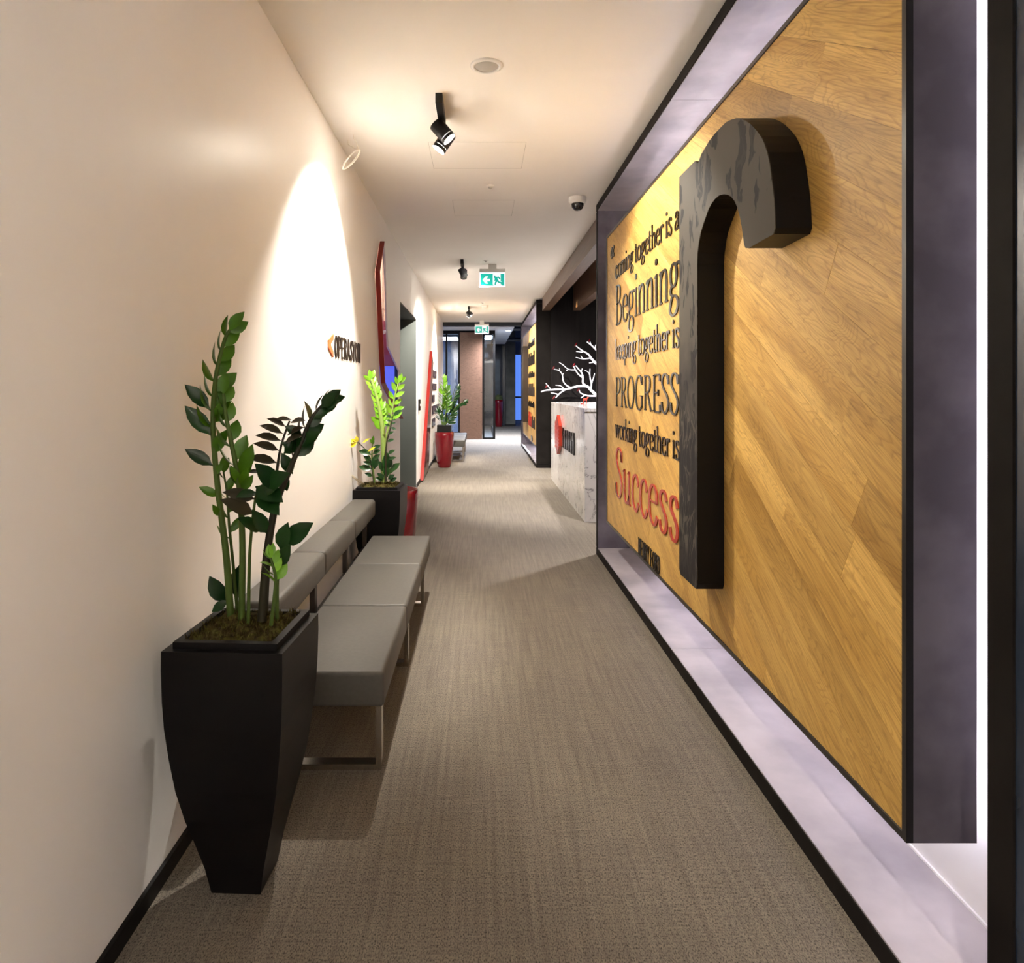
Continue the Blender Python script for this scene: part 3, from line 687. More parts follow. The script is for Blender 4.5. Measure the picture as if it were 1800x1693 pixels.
fixture(8.90, -0.245, 'middle black twin head ceiling spotlight left of the larger exit sign', [(0.0, 0.235, -0.125, (0.5, 0.15, -1), SPOT_FLOOR*0.8, 95, 0.5), (0.015, 0.36, -0.125, (-0.05, 1.15, -1), SPOT_FLOOR*1.5, 95, 0.6)])
fixture(14.0, -0.245, 'farthest black twin head ceiling spotlight near the small exit sign', [(*hd[0][:4], hd[0][4]*1.6, *hd[0][5:]), (*hd[1][:4], hd[1][4]*1.0, *hd[1][5:])])
fixture(-1.17, -0.238, 'added unseen twin head ceiling spotlight behind the viewer', [(a, b, c_, d_, e*1.15, f_, g) for a, b, c_, d_, e, f_, g in hd])  # unseen repeat of the nearest fixture, added for ambient light

# unseen luminous panel added behind the viewer to brighten the near end
o = thing('fill_panel', (0.0, -2.4, ZC), 'added unseen ceiling fill panel behind the viewer', 'lamp')
MB().box(-0.75, 0.85, -3.2, -1.7, ZC-0.06, ZC-0.0005).build('lamp_body', M['white_plastic'], o)
MB().box(-0.70, 0.80, -3.15, -1.75, ZC-0.07, ZC-0.0605).build('diffuser', M['fill_panel'], o)

# ------------------------------------------------------------------ ceiling things
sp = thing('ceiling_speaker', (0.03, 3.553, ZC), 'round white ceiling speaker with grey grille above the corridor', 'speaker')
MB().lathe((0.03, 3.553, ZC), [(0.084, 0), (0.084, -0.006), (0.076, -0.011), (0.064, -0.010), (0.063, -0.004)], 40).build('rim', M['white_plastic'], sp)
MB().lathe((0.03, 3.553, ZC), [(0.0629, -0.004), (0.05, -0.008), (0.001, -0.010)], 40).build('grille', M['grey_grille'], sp)
for px, py, lab, r in ((862, 326, 'small white sprinkler disc on the ceiling before the camera dome', 0.034), (854, 458, 'small ceiling sprinkler disc just above the larger exit sign', 0.032), (848.5, 532, 'tiny ceiling sprinkler disc nearest to the farthest spotlight', 0.034)):
    dd = (ZC-H)*F/(VY-py); x = (px-VX)*dd/F
    o = thing('sprinkler', (x, dd, ZC), lab, 'sprinkler', 'ceiling sprinklers')
    MB().lathe((x, dd, ZC), [(r, 0), (r, -0.008), (r*0.7, -0.012), (0.002, -0.012)], 24).build('cover', M['white_plastic'], o)
    MB().lathe((x, dd, ZC-0.012), [(r*0.45, 0), (r*0.5, -0.01), (0.002, -0.012)], 16).build('deflector', M['grey_grille'], o)
sd = thing('smoke_detector', (0.08, 13.9, ZC), 'white smoke detector beside the farthest ceiling spotlight', 'detector')
MB().lathe((0.08, 13.9, ZC), [(0.075, 0), (0.075, -0.02), (0.05, -0.03)], 24).build('mount', M['white_plastic'], sd)
MB().lathe((0.08, 13.9, ZC-0.03), [(0.05, 0), (0.048, -0.025), (0.03, -0.035), (0.002, -0.036)], 24).build('sensor', M['white_plastic'], sd)
cc = thing('dome_camera', (0.854, 6.14, ZC), 'white dome security camera with smoked lens by the portal corner', 'camera')
cl = (0.854, 6.02, ZC)
cc.location = cl
MB().lathe(cl, [(0.078, 0), (0.078, -0.035), (0.070, -0.052), (0.056, -0.056)], 32).build('mount', M['white_plastic'], cc)
MB().lathe((cl[0], cl[1], ZC-0.056), [(0.055, 0), (0.053, -0.02), (0.044, -0.042), (0.026, -0.057), (0.001, -0.062)], 32).build('dome', M['smoke_dome'], cc)

# access hatches: hairline joints in the ceiling
for y0, y1, x0, x1, lab in ((4.66, 5.22, -0.357, 0.309, 'larger flush ceiling access hatch behind the nearest spotlight'), (6.1, 6.66, -0.25, 0.30, 'farther flush ceiling access hatch before the larger exit sign')):
    o = thing('access_hatch', ((x0+x1)/2, (y0+y1)/2, ZC), lab, 'hatch', 'ceiling access hatches')
    e = 0.0022
    MB().box(x0, x1, y0, y1, ZC-0.0012, ZC-0.0005).build('hatch_panel', M['ceiling_paint'], o)
    for bx in ((x0-e, x0, y0, y1), (x1, x1+e, y0, y1), (x0-e, x1+e, y1, y1+e), (x0-e, x1+e, y0-e, y0)):
        MB().box(bx[0], bx[1], bx[2], bx[3], ZC-0.0014, ZC-0.0005).build('joint', M['grey_grille'], o)

# coil of white cable hanging by the wall
co = thing('cable_coil', (-0.843, 4.517, ZC), 'coil of white cable hanging from the ceiling next to the wall', 'cable')
A = P(621, 236, 4.517); C0 = P(617.5, 280, 4.53)
ax1 = (P(603.5, 297, 4.50)-C0)*1.0; ax2 = (P(623, 284, 4.60)-C0)*0.85
for k in range(2):
    j = (k-0.5)*0.006
    pts = [C0 + ax1*math.cos(a_)*(1-0.03*k) + ax2*math.sin(a_)*(1+0.10*(k-1)) + Vector((j, j*0.6, 0)) for a_ in [2*math.pi*i/32 for i in range(33)]]
    MB().tube(pts, 0.0042, 6, False).build('loop', M['cable_white'], co)
top = C0 - ax1*0.85 + ax2*0.35
MB().tube([A+Vector((0, 0, -0.001)), A+Vector((0.004, 0, -0.03)), (A+top)/2+Vector((0.004, 0, 0)), top], 0.0028, 6).build('lead', M['cable_white'], co)
B = P(611.5, 254, 4.62)
MB().tube([Vector((B.x, B.y, ZC-0.001)), B, C0-ax1*0.9-ax2*0.3], 0.0022, 6).build('lead', M['cable_white'], co)

# exit signs
def exit_sign(y, x, label, zb=None):
    sx = x; wd, hg = 0.35, 0.20; zt = ZC - 0.105 if zb is None else zb
    o = thing('exit_sign', (sx, y, ZC), label, 'sign', 'hanging green exit signs')
    MB().box(sx-0.055, sx+0.055, y-0.02, y+0.02, zt+0.04, ZC-0.0005).build('bracket', M['white_plastic'], o)
    MB().box(sx-wd/2, sx+wd/2, y-0.028, y+0.028, zt-0.005, zt+0.04).build('housing', M['white_plastic'], o)
    z1 = zt-0.006; z0 = z1-hg
    MB().box(sx-wd/2, sx+wd/2, y-0.006, y+0.006, z0, z1).build('light_plate', M['sign_edge'], o)
    g = MB().box(sx-wd/2+0.014, sx+wd/2-0.014, y-0.0075, y-0.0062, z0+0.022, z1-0.018).build('green_field', M['sign_green'], o)
    def q(pts, name, m_, lay):
        n = len(pts); MB().add([(sx-wd/2+u*wd, y-lay, z1-v*hg) for u, v in pts], [list(range(n))]).build(name, m_, g)
    q([(0.12, .51), (.24, .27), (.34, .27), (.27, .44), (.41, .44), (.41, .60), (.27, .60), (.34, .76), (.24, .76)], 'arrow', M['sign_white'], 0.0082)
    q([(.52, .12), (.82, .12), (.82, .62), (.88, .62), (.82, .70), (.82, .80), (.88, .88), (.55, .88), (.52, .82)], 'doorway', M['sign_white'], 0.0082)
    def limb(pts, r): 
        mb = MB(); P2 = [Vector((sx-wd/2+u*wd, y-0.0092, z1-v*hg)) for u, v in pts]
        for a, b in zip(P2[:-1], P2[1:]):
            t_ = (b-a).normalized(); n_ = Vector((-t_.z, 0, t_.x))*r; a_ = a-t_*r*0.5; b_ = b+t_*r*0.5
            mb.add([a_+n_, a_-n_, b_-n_, b_+n_], [(0, 1, 2, 3)])
        mb.build('running_figure', M['sign_green'], g)
    limb([(.585, .27), (.60, .29)], 0.013); limb([(.63, .36), (.69, .58)], 0.019); limb([(.62, .36), (.74, .33), (.79, .45)], 0.009); limb([(.66, .42), (.59, .55)], 0.009)
    limb([(.69, .58), (.62, .68), (.61, .84)], 0.010); limb([(.70, .58), (.77, .69), (.86, .69)], 0.010)
exit_sign(9.27, 0.158, 'larger green exit sign with arrow and running figure hanging mid corridor')
exit_sign(17.0, 0.03, 'smaller far green exit sign with arrow hanging at corridor end', zb=ZC-0.125)

# ------------------------------------------------------------------ planters
prof = [(0.753, 0.1745), (0.70, 0.175), (0.61, 0.173), (0.53, 0.169), (0.44, 0.160), (0.34, 0.147), (0.245, 0.128), (0.165, 0.108), (0.08, 0.088), (0.0, 0.074)]
def moss_mesh(parent, hw, z, seed, n=16):
    rg = random.Random(seed); mb = MB(); G = n
    hz = [[z + rg.uniform(-0.004, 0.010) + 0.012*math.sin(i*0.9+seed)*math.cos(j*0.8) for j in range(G+1)] for i in range(G+1)]
    vs_ = [(-hw+2*hw*i/G, -hw+2*hw*j/G, hz[i][j] if 0 < i < G and 0 < j < G else z-0.012) for i in range(G+1) for j in range(G+1)]
    mb.add(vs_, [(i*(G+1)+j, (i+1)*(G+1)+j, (i+1)*(G+1)+j+1, i*(G+1)+j+1) for i in range(G) for j in range(G)], True)
    for k in range(2600):
        x, y = rg.uniform(-hw, hw)*0.98, rg.uniform(-hw, hw)*0.98
        i, j = min(G-1, int((x+hw)/(2*hw)*G)), min(G-1, int((y+hw)/(2*hw)*G)); zz = hz[i][j]-0.004
        a = rg.uniform(0, 6.28); l = rg.uniform(0.006, 0.016); wv_ = 0.0022; tx, ty = math.cos(a), math.sin(a); hh = rg.uniform(0.006, 0.022)
        mb.add([(x-ty*wv_, y+tx*wv_, zz), (x+ty*wv_, y-tx*wv_, zz), (x+tx*l, y+ty*l, zz+hh)], [(0, 1, 2)])
    o = mb.build('moss', M['moss'], parent); o['kind'] = 'stuff'; return o
def planter(label, seed):
    o = thing('planter', (0, 0, 0), label, 'planter', 'tall black tapered planters')
    b = MB(); vs_ = []; fs = []
    for z, h in prof: vs_ += [(-h, -h, z), (h, -h, z), (h, h, z), (-h, h, z)]
    for i in range(len(prof)-1):
        for k in range(4): fs.append((i*4+(k+1) % 4, i*4+k, (i+1)*4+k, (i+1)*4+(k+1) % 4)[::-1])
    b.add(vs_, fs); n = len(prof)-1
    b.add(vs_[n*4:], [(3, 2, 1, 0)])
    t = 0.1745; q = 0.150
    b.add([(-t, -t, .753), (t, -t, .753), (t, t, .753), (-t, t, .753), (-q, -q, .753), (q, -q, .753), (q, q, .753), (-q, q, .753)], [(0, 1, 5, 4), (1, 2, 6, 5), (2, 3, 7, 6), (3, 0, 4, 7)])
    b.build('body', M['planter_black'], o, norm=True)
    l = MB(); a, c_, z0, z1 = 0.152, 0.130, 0.753, 0.772
    A_ = [(-a, -a), (a, -a), (a, a), (-a, a)]; C_ = [(-c_, -c_), (c_, -c_), (c_, c_), (-c_, c_)]
    for k in range(4):
        k2 = (k+1) % 4
        l.add([(*A_[k], z0), (*A_[k2], z0), (*A_[k2], z1), (*A_[k], z1)], [(0, 1, 2, 3)])
        l.add([(*A_[k], z1), (*A_[k2], z1), (*C_[k2], z1), (*C_[k], z1)], [(0, 1, 2, 3)])
        l.add([(*C_[k], z1), (*C_[k2], z1), (*C_[k2], 0.70), (*C_[k], 0.70)], [(0, 1, 2, 3)])
    l.build('liner_rim', M['planter_lip'], o)
    moss_mesh(o, 0.129, 0.766, seed)
    return o
p1 = planter('tall black tapered planter nearest the viewer at the bench end', 1)
p1.location = (-0.722, 2.098, 0); p1.rotation_euler = (0, 0, -math.radians(3))
p2 = planter('tall black tapered planter standing past the far end of the grey bench', 2)
p2.location = (-0.752, 5.135, 0); p2.rotation_euler = (0, 0, -math.radians(2.5))

# ------------------------------------------------------------------ zz plants
def leaf_mesh(name, width, fold=0.12, curl=0.10):
    prof_ = [(0.0, 0.03), (0.10, 0.10), (0.28, 0.40), (0.50, 0.5), (0.72, 0.40), (0.90, 0.16), (1.0, 0.0)]
    vs_ = []; fs = []
    for y, wd in prof_:
        x = wd*width; z = -curl*(y-0.15)**2
        vs_ += [(-x, y, z+fold*x), (0, y, z), (x, y, z+fold*x)]
    for i in range(len(prof_)-1):
        fs += [(i*3, i*3+1, i*3+4, i*3+3), (i*3+1, i*3+2, i*3+5, i*3+4)]
    me = bpy.data.meshes.new(name); me.from_pydata(vs_, [], fs); me.polygons.foreach_set('use_smooth', [True]*len(fs)); me.update(); return me
LEAF = {}
def leaf(kind, mkey):
    k = (kind, mkey)
    if k not in LEAF:
        me = leaf_mesh('leaf', {'wide': 0.52, 'mid': 0.42, 'slim': 0.24}[kind], {'wide': 0.25, 'mid': 0.3, 'slim': 0.2}[kind], {'wide': 0.22, 'mid': 0.18, 'slim': 0.08}[kind])
        me.materials.append(M[mkey]); LEAF[k] = me
    return LEAF[k]
def put_leaf(parent, at, d_, nrm, size, kind, mkey):
    d_ = Vector(d_).normalized(); nrm = Vector(nrm); x = d_.cross(nrm)
    if x.length < 1e-4: x = d_.orthogonal()
    x.normalize(); n_ = x.cross(d_).normalized()
    o = bpy.data.objects.new('leaf', leaf(kind, mkey)); link(o, parent)
    R = Matrix((x*size, d_*size, n_*size)).transposed().to_4x4()
    o.matrix_local = Matrix.Translation(Vector(at) - base(parent)) @ R
    return o
def path_at(pts, t_):
    L = [0]
    for a, b in zip(pts[:-1], pts[1:]): L.append(L[-1]+(b-a).length)
    s = t_*L[-1]
    for i in range(len(pts)-1):
        if s <= L[i+1] or i == len(pts)-2:
            k = (s-L[i])/max(1e-6, L[i+1]-L[i]); return pts[i].lerp(pts[i+1], k), (pts[i+1]-pts[i]).normalized()
def crom3(pts, seg=5):
    out = []; n = len(pts)
    for i in range(n-1):
        p0, p1_, p2_, p3 = pts[max(i-1, 0)], pts[i], pts[i+1], pts[min(i+2, n-1)]
        for k in range(seg):
            u = k/seg; out.append(0.5*((2*p1_)+(-p0+p2_)*u+(2*p0-5*p1_+4*p2_-p3)*u*u+(-p0+3*p1_-3*p2_+p3)*u**3))
    out.append(pts[-1].copy()); return out
def zz_stem(root, pts, r0, r1, smat, n, t0, t1, size, kind, lmat, phi=0.0, open_=50, rg=None, sides=(-1, 1), tip=True, face=0.5):
    """pts in world; leaves alternate on both sides; phi turns the leaf plane round the stem, 0 = across the corridor"""
    pts = crom3([Vector(p) for p in pts]); rad = [r0+(r1-r0)*i/(len(pts)-1) for i in range(len(pts))]
    so = MB().tube(pts, rad, 8).build('stem', M[smat], root)
    for i in range(n):
        t_ = t0+(t1-t0)*i/max(1, n-1)
        for s in sides:
            p, d_ = path_at(pts, min(1, t_ + (0.4*(t1-t0)/max(1, n) if s > 0 else 0)))
            ref = Vector((1, 0, 0)); side = (ref - d_*ref.dot(d_)).normalized()
            ph = phi + rg.uniform(-0.35, 0.35)
            side = Matrix.Rotation(ph, 3, d_) @ side
            op = math.radians(open_*(1-0.35*t_) + rg.uniform(-8, 8))
            dv = d_*math.cos(op) + side*s*math.sin(op)
            nr = Vector((rg.uniform(-0.25, 0.25), -1.0, rg.uniform(-0.1, 0.6)))*face + d_.cross(side)*(-s)*(1-face)
            put_leaf(so, p, dv, nr, size*(1-0.25*(t_-t0)/(t1-t0+1e-6))*rg.uniform(0.88, 1.1), kind, lmat)
    if tip:
        p, d_ = path_at(pts, 1.0); put_leaf(so, p-d_*0.005, d_+Vector((0.1, 0, 0)), (0, -1, 0.3), size*0.8, kind, lmat)
    return so

rg = random.Random(21)
pz1 = thing('zz_plant', (-0.722, 2.098, 0.76), 'large leafy zz plant growing in the nearest black planter', 'plant', 'potted zz plants')
def c6(lst, dbase, lean=0.0):
    n = len(lst); return [P(300+x*0.3544, 550+y*0.3544, dbase+lean*i/(n-1)) for i, (x, y) in enumerate(lst)]
# tall pale green left stem
s1 = zz_stem(pz1, c6([(300, 1548), (275, 1200), (232, 850), (210, 560), (222, 330), (262, 150), (292, 85)], 2.16), 0.0125, 0.0045, 'stem_green', 7, 0.66, 0.97, 0.098, 'wide', 'leaf_green', 0.7, 46, rg)
for tip_, at_, kd, lm in (((72, 352), (197, 480), 'mid', 'leaf_dark'), ((72, 458), (205, 612), 'mid', 'leaf_dark'), ((72, 672), (212, 760), 'mid', 'leaf_dark'), ((276, 580), (212, 700), 'mid', 'leaf_green'), ((290, 437), (208, 520), 'mid', 'leaf_green'),
                          ((143, 862), (240, 912), 'mid', 'leaf_green'), ((255, 750), (222, 800), 'mid', 'leaf_green'), ((210, 955), (245, 1010), 'mid', 'leaf_green')):
    a = P(300+at_[0]*.3544, 550+at_[1]*.3544, 2.16); b = P(300+tip_[0]*.3544, 550+tip_[1]*.3544, 2.13)
    put_leaf(s1, a, b-a, (0.2, -1, 0.5), (b-a).length, kd, lm)
# second pale stem
s2 = zz_stem(pz1, c6([(350, 1572), (356, 1150), (338, 850), (300, 640), (272, 500), (262, 400)], 2.13), 0.0115, 0.005, 'stem_green', 5, 0.60, 0.93, 0.092, 'wide', 'leaf_green', 0.4, 36, rg, sides=(1, -1))
for tip_, at_ in (((405, 660), (345, 800)), ((380, 775), (345, 860)), ((405, 812), (350, 880)), ((300, 760), (335, 850))):
    a = P(300+at_[0]*.3544, 550+at_[1]*.3544, 2.13); b = P(300+tip_[0]*.3544, 550+tip_[1]*.3544, 2.10)
    put_leaf(s2, a, b-a, (0.5, -1, 0.2), (b-a).length, 'mid', 'leaf_green')
zz_stem(pz1, c6([(335, 1530), (310, 1250), (290, 1050), (280, 900), (262, 790)], 2.20), 0.006, 0.003, 'stem_green', 4, 0.55, 0.95, 0.07, 'mid', 'leaf_green', 0.4, 45, rg)
# thin stem with broad dark leaves in the middle
s4 = zz_stem(pz1, c6([(385, 1545), (392, 1200), (412, 980), (428, 880)], 2.10), 0.006, 0.0035, 'stem_green', 0, 0, 1, 0.1, 'mid', 'leaf_dark', 0, 40, rg, tip=False)
for tip_, at_, kd, lm in (((268, 882), (420, 925), 'mid', 'leaf_brown'), ((258, 920), (415, 1000), 'mid', 'leaf_brown'), ((435, 752), (525, 870), 'wide', 'leaf_dark'), ((560, 790), (440, 900), 'wide', 'leaf_dark'), ((545, 920), (420, 860), 'wide', 'leaf_dark'),
                          ((530, 985), (430, 890), 'wide', 'leaf_dark'), ((345, 1015), (455, 1085), 'mid', 'leaf_dark'), ((415, 985), (478, 1095), 'mid', 'leaf_dark'), ((330, 905), (430, 890), 'mid', 'leaf_dark')):
    a = P(300+at_[0]*.3544, 550+at_[1]*.3544, 2.09); b = P(300+tip_[0]*.3544, 550+tip_[1]*.3544, 2.02)
    put_leaf(s4, a, b-a, (0.2, -1, 0.7), (b-a).length, kd, lm)
# dark stem leaning right
s5 = zz_stem(pz1, c6([(452, 1530), (478, 1200), (520, 960), (590, 780), (648, 640), (700, 520), (770, 440)], 2.12, 0.10), 0.015, 0.004, 'stem_brown', 7, 0.70, 0.98, 0.085, 'wide', 'leaf_dark', 0.35, 44, rg)
for tip_, at_ in (((552, 700), (605, 800)), ((640, 620), (560, 700)), ((725, 590), (640, 650)), ((555, 640), (640, 690)), ((828, 437), (765, 470)), ((812, 395), (745, 470)), ((570, 560), (655, 610)), ((575, 880), (560, 800))):
    a = P(300+at_[0]*.3544, 550+at_[1]*.3544, 2.20); b = P(300+tip_[0]*.3544, 550+tip_[1]*.3544, 2.17)
    put_leaf(s5, a, b-a, (0.1, -1, 0.4), (b-a).length, 'wide', 'leaf_dark')
# thin stem with narrow brown leaflets
s6 = zz_stem(pz1, c6([(470, 1540), (496, 1050), (525, 800), (548, 660), (590, 535)], 2.18, 0.03), 0.007, 0.003, 'stem_brown', 0, 0, 1, 0.1, 'slim', 'leaf_brown', 0, 40, rg, tip=False)
for tip_, at_ in (((485, 518), (572, 565)), ((447, 550), (558, 600)), ((425, 598), (548, 635)), ((415, 638), (540, 685)), ((385, 708), (530, 745)), ((383, 785), (450, 790)), ((525, 522), (600, 530)), ((660, 525), (592, 545)), ((650, 560), (575, 610)), ((640, 600), (560, 650))):
    a = P(300+at_[0]*.3544, 550+at_[1]*.3544, 2.19); b = P(300+tip_[0]*.3544, 550+tip_[1]*.3544, 2.15)
    put_leaf(s6, a, b-a, (0.1, -0.75, 0.8), (b-a).length, 'mid' if tip_[0] < 500 else 'mid', 'leaf_brown')
# short bright shoot, short dark shoots
s7 = zz_stem(pz1, c6([(498, 1550), (515, 1400), (520, 1310), (495, 1215)], 2.06), 0.006, 0.004, 'stem_green', 4, 0.62, 0.97, 0.058, 'wide', 'leaf_bright', 0.3, 50, rg)
a = P(300+445*.3544, 550+1195*.3544, 2.04); 
s8 = zz_stem(pz1, c6([(528, 1535), (528, 1350), (540, 1210), (562, 1150)], 2.14), 0.007, 0.004, 'stem_green', 0, 0, 1, 0.1, 'wide', 'leaf_dark', 0, 40, rg, tip=False)
for tip_, at_ in (((570, 1055), (545, 1180)), ((684, 1048), (560, 1150)), ((510, 1190), (545, 1260)), ((580, 1160), (540, 1260))):
    a = P(300+at_[0]*.3544, 550+at_[1]*.3544, 2.14); b = P(300+tip_[0]*.3544, 550+tip_[1]*.3544, 2.11)
    put_leaf(s8, a, b-a, (0, -1, 0.4), (b-a).length*1.05, 'wide', 'leaf_dark')
s9 = zz_stem(pz1, c6([(330, 1520), (305, 1460), (280, 1440)], 2.22), 0.005, 0.003, 'stem_green', 0, 0, 1, 0.1, 'wide', 'leaf_dark', 0, 40, rg, tip=False)
for tip_, at_ in (((192, 1320), (275, 1440)), ((205, 1480), (285, 1425)), ((330, 1270), (330, 1420))):
    a = P(300+at_[0]*.3544, 550+at_[1]*.3544, 2.22); b = P(300+tip_[0]*.3544, 550+tip_[1]*.3544, 2.20)
    put_leaf(s9, a, b-a, (0, -1, 0.3), (b-a).length*1.05, 'wide', 'leaf_dark')

# plant in the second planter  (px frame of the crop 600..740, 650..880; 0.1358 px per crop px)
pz2 = thing('zz_plant', (-0.752, 5.135, 0.76), 'zz plant with bright stalks and yellow leaves past the bench', 'plant', 'potted zz plants')
def c2(lst, d_): return [P(600+x*0.1358, 650+y*0.1358, d_) for x, y in lst]
def lv2(so, lst, d_, kd, lm, nr=(0.1, -1, 0.5)):
    for tip_, at_ in lst:
        a, b = c2([at_, tip_], d_); put_leaf(so, a, b-a+Vector((0, -0.02, 0)), nr, (b-a).length, kd, lm)
zz_stem(pz2, c2([(553, 1455), (550, 1100), (535, 800), (500, 560), (455, 350), (410, 200), (385, 120)], 5.14), 0.024, 0.008, 'stem_light', 10, 0.50, 0.98, 0.10, 'mid', 'leaf_bright', 0.6, 52, rg, face=0.35)
zz_stem(pz2, c2([(575, 1455), (560, 1000), (600, 780), (655, 540), (690, 350), (720, 240), (738, 170)], 5.2), 0.010, 0.005, 'stem_light', 6, 0.60, 0.98, 0.105, 'mid', 'leaf_bright', 0.3, 58, rg, face=0.4)
so = zz_stem(pz2, c2([(575, 1450), (580, 1000), (630, 780), (668, 600)], 5.1), 0.007, 0.004, 'stem_brown', 0, 0, 1, .1, 'slim', 'leaf_dark', 0, 40, rg, tip=False)
lv2(so, [((785, 512), (670, 600)), ((715, 640), (655, 650)), ((712, 682), (645, 700)), ((722, 770), (640, 750)), ((685, 795), (605, 835)), ((570, 650), (650, 670)), ((560, 700), (635, 730)), ((580, 590), (660, 620)), ((690, 895), (590, 930)), ((700, 1030), (600, 1090)), ((715, 1125), (610, 1160))], 5.1, 'mid', 'leaf_dark')
so = zz_stem(pz2, c2([(430, 1460), (405, 1250), (395, 1100), (405, 960)], 5.08), 0.007, 0.004, 'stem_green', 0, 0, 1, .1, 'slim', 'leaf_dark', 0, 40, rg, tip=False)
lv2(so, [((230, 1040), (390, 1100)), ((290, 1090), (390, 1190)), ((285, 1180), (395, 1230)), ((230, 1245), (400, 1290)), ((510, 970), (405, 1030)), ((500, 1090), (410, 1170)), ((510, 1030), (405, 1090)), ((305, 1330), (405, 1380)), ((450, 1090), (430, 1290))], 5.08, 'wide', 'leaf_dark')
lv2(so, [((420, 850), (405, 950)), ((375, 890), (405, 960)), ((430, 900), (405, 970))], 5.06, 'mid', 'leaf_green')
lv2(so, [((450, 990), (340, 1060)), ((375, 880), (270, 950))], 5.05, 'slim', 'leaf_yellow')
so = zz_stem(pz2, c2([(420, 1460), (380, 1200), (330, 1060), (250, 970), (205, 935)], 5.12), 0.005, 0.003, 'stem_brown', 0, 0, 1, .1, 'slim', 'leaf_dark', 0, 40, rg, tip=False)
lv2(so, [((80, 915), (200, 930)), ((200, 850), (205, 940)), ((95, 1000), (205, 940)), ((150, 890), (205, 935))], 5.11, 'wide', 'leaf_yellow')
so = zz_stem(pz2, c2([(640, 1450), (620, 1300), (600, 1150)], 5.12), 0.006, 0.003, 'stem_green', 0, 0, 1, .1, 'slim', 'leaf_dark', 0, 40, rg, tip=False)
lv2(so, [((755, 1200), (640, 1310)), ((640, 1120), (610, 1290)), ((560, 1110), (600, 1300)), ((590, 1060), (600, 1200)), ((700, 1250), (610, 1340)), ((560, 1230), (600, 1390)), ((720, 1390), (630, 1450)), ((500, 1180), (560, 1330)), ((470, 1330), (560, 1420)), ((440, 1390), (540, 1430)), ((690, 1350), (600, 1420)), ((560, 1350), (500, 1420))], 5.12, 'wide', 'leaf_dark')
dry = P(612, 770, 5.2)
st_ = zz_stem(pz2, [Vector((-0.86, 5.14, 0.76)), P(614, 830, 5.14), P(612, 790, 5.14)], 0.008, 0.006, 'stem_dry', 0, 0, 1, .1, 'slim', 'leaf_dark', 0, 40, rg, tip=False)

# ------------------------------------------------------------------ benches
def bench(label):
    o = thing('bench', (0, 0, 0), label, 'bench', 'grey upholstered benches')
    x0, x1, z0, z1, L = -0.783, -0.362, 0.304, 0.4375, 2.37
    for i in range(3):
        a, b = i*L/3+0.001, (i+1)*L/3-0.001
        MB().rbox(x0, x1, a, b, z0, z1, 0.016, 3).build('seat_cushion', M['leather'], o)
        MB().rbox(-0.927, -0.757, a, b, 0.575, 0.70, 0.022, 3).build('back_cushion', M['leather'], o)
    MB().box(x0-0.045, x0-0.004, 0.03, L-0.03, 0.33, 0.385).build('back_rail', M['brown_rail'], o)
    for y in (0.10, L/3, 2*L/3, L-0.10):
        MB().box(-0.832, -0.806, y-0.022, y+0.022, 0.386, 0.574).build('back_post', M['brown_rail'], o)
    for y in (0.155, 1.15, 2.16):
        mb = MB(); xa, xb = x0+0.03, x1-0.028; hw = 0.025
        mb.box(xb-0.022, xb, y-hw, y+hw, 0.022, z0-0.001).box(xa, xa+0.022, y-hw, y+hw, 0.022, z0-0.001).box(xa, xb, y-hw, y+hw, 0.0, 0.022)
        mb.build('sled_leg', M['chrome'], o)
    return o
b1 = bench('long grey upholstered bench with chrome sled legs between the two black planters'); b1.location = (0, 2.55, 0)
b2 = copy_tree(b1); b2.location = (0.035, 13.86, 0); b2['label'] = 'far grey upholstered bench behind the glossy red pot'

# ------------------------------------------------------------------ red pots
def red_pot(x, y, label, h=0.668, r=0.185, rb=0.12, liner=True):
    o = thing('red_pot', (x, y, 0), label, 'pot', 'glossy red pots')
    pr = [(rb*0.96, 0.0), (rb, 0.012), (rb+0.02, h*0.15), (rb+(r-rb)*0.62, h*0.4), (r*0.98, h*0.72), (r, h*0.9), (r*0.985, h), (r*0.93, h), (r*0.90, h-0.05)]
    b = MB().lathe((x, y, 0), pr, 36); b.add([(x+rb*.96*math.cos(2*math.pi*k/36), y+rb*.96*math.sin(2*math.pi*k/36), 0) for k in range(36)], [list(range(36))[::-1]])
    b.add([(x+r*.90*math.cos(2*math.pi*k/36), y+r*.90*math.sin(2*math.pi*k/36), h-0.05) for k in range(36)], [list(range(36))])
    b.build('pot_body', M['red_pot'], o)
    return o
rp1 = red_pot(-0.70, 5.62, 'glossy red round pot half hidden behind the second black planter')
rp2 = red_pot(-0.69, 12.93, 'glossy red tapered pot with black square liner before the far bench')
lq = MB(); q = 0.13; lq.box(-0.69-q, -0.69+q, 12.93-q, 12.93+q, 0.60, 0.80); lq.build('liner', M['black'], rp2)
mo = moss_mesh(rp2, 0.12, 0.806, 4, 8); mo.location = (0, 0, 0)
pz3 = thing('zz_plant', (-0.69, 12.93, 0.80), 'zz plant growing in the glossy red pot by the far bench', 'plant', 'potted zz plants')
def c3(lst, d_): return [P(740+x*0.189, 520+y*0.189, d_) for x, y in lst]
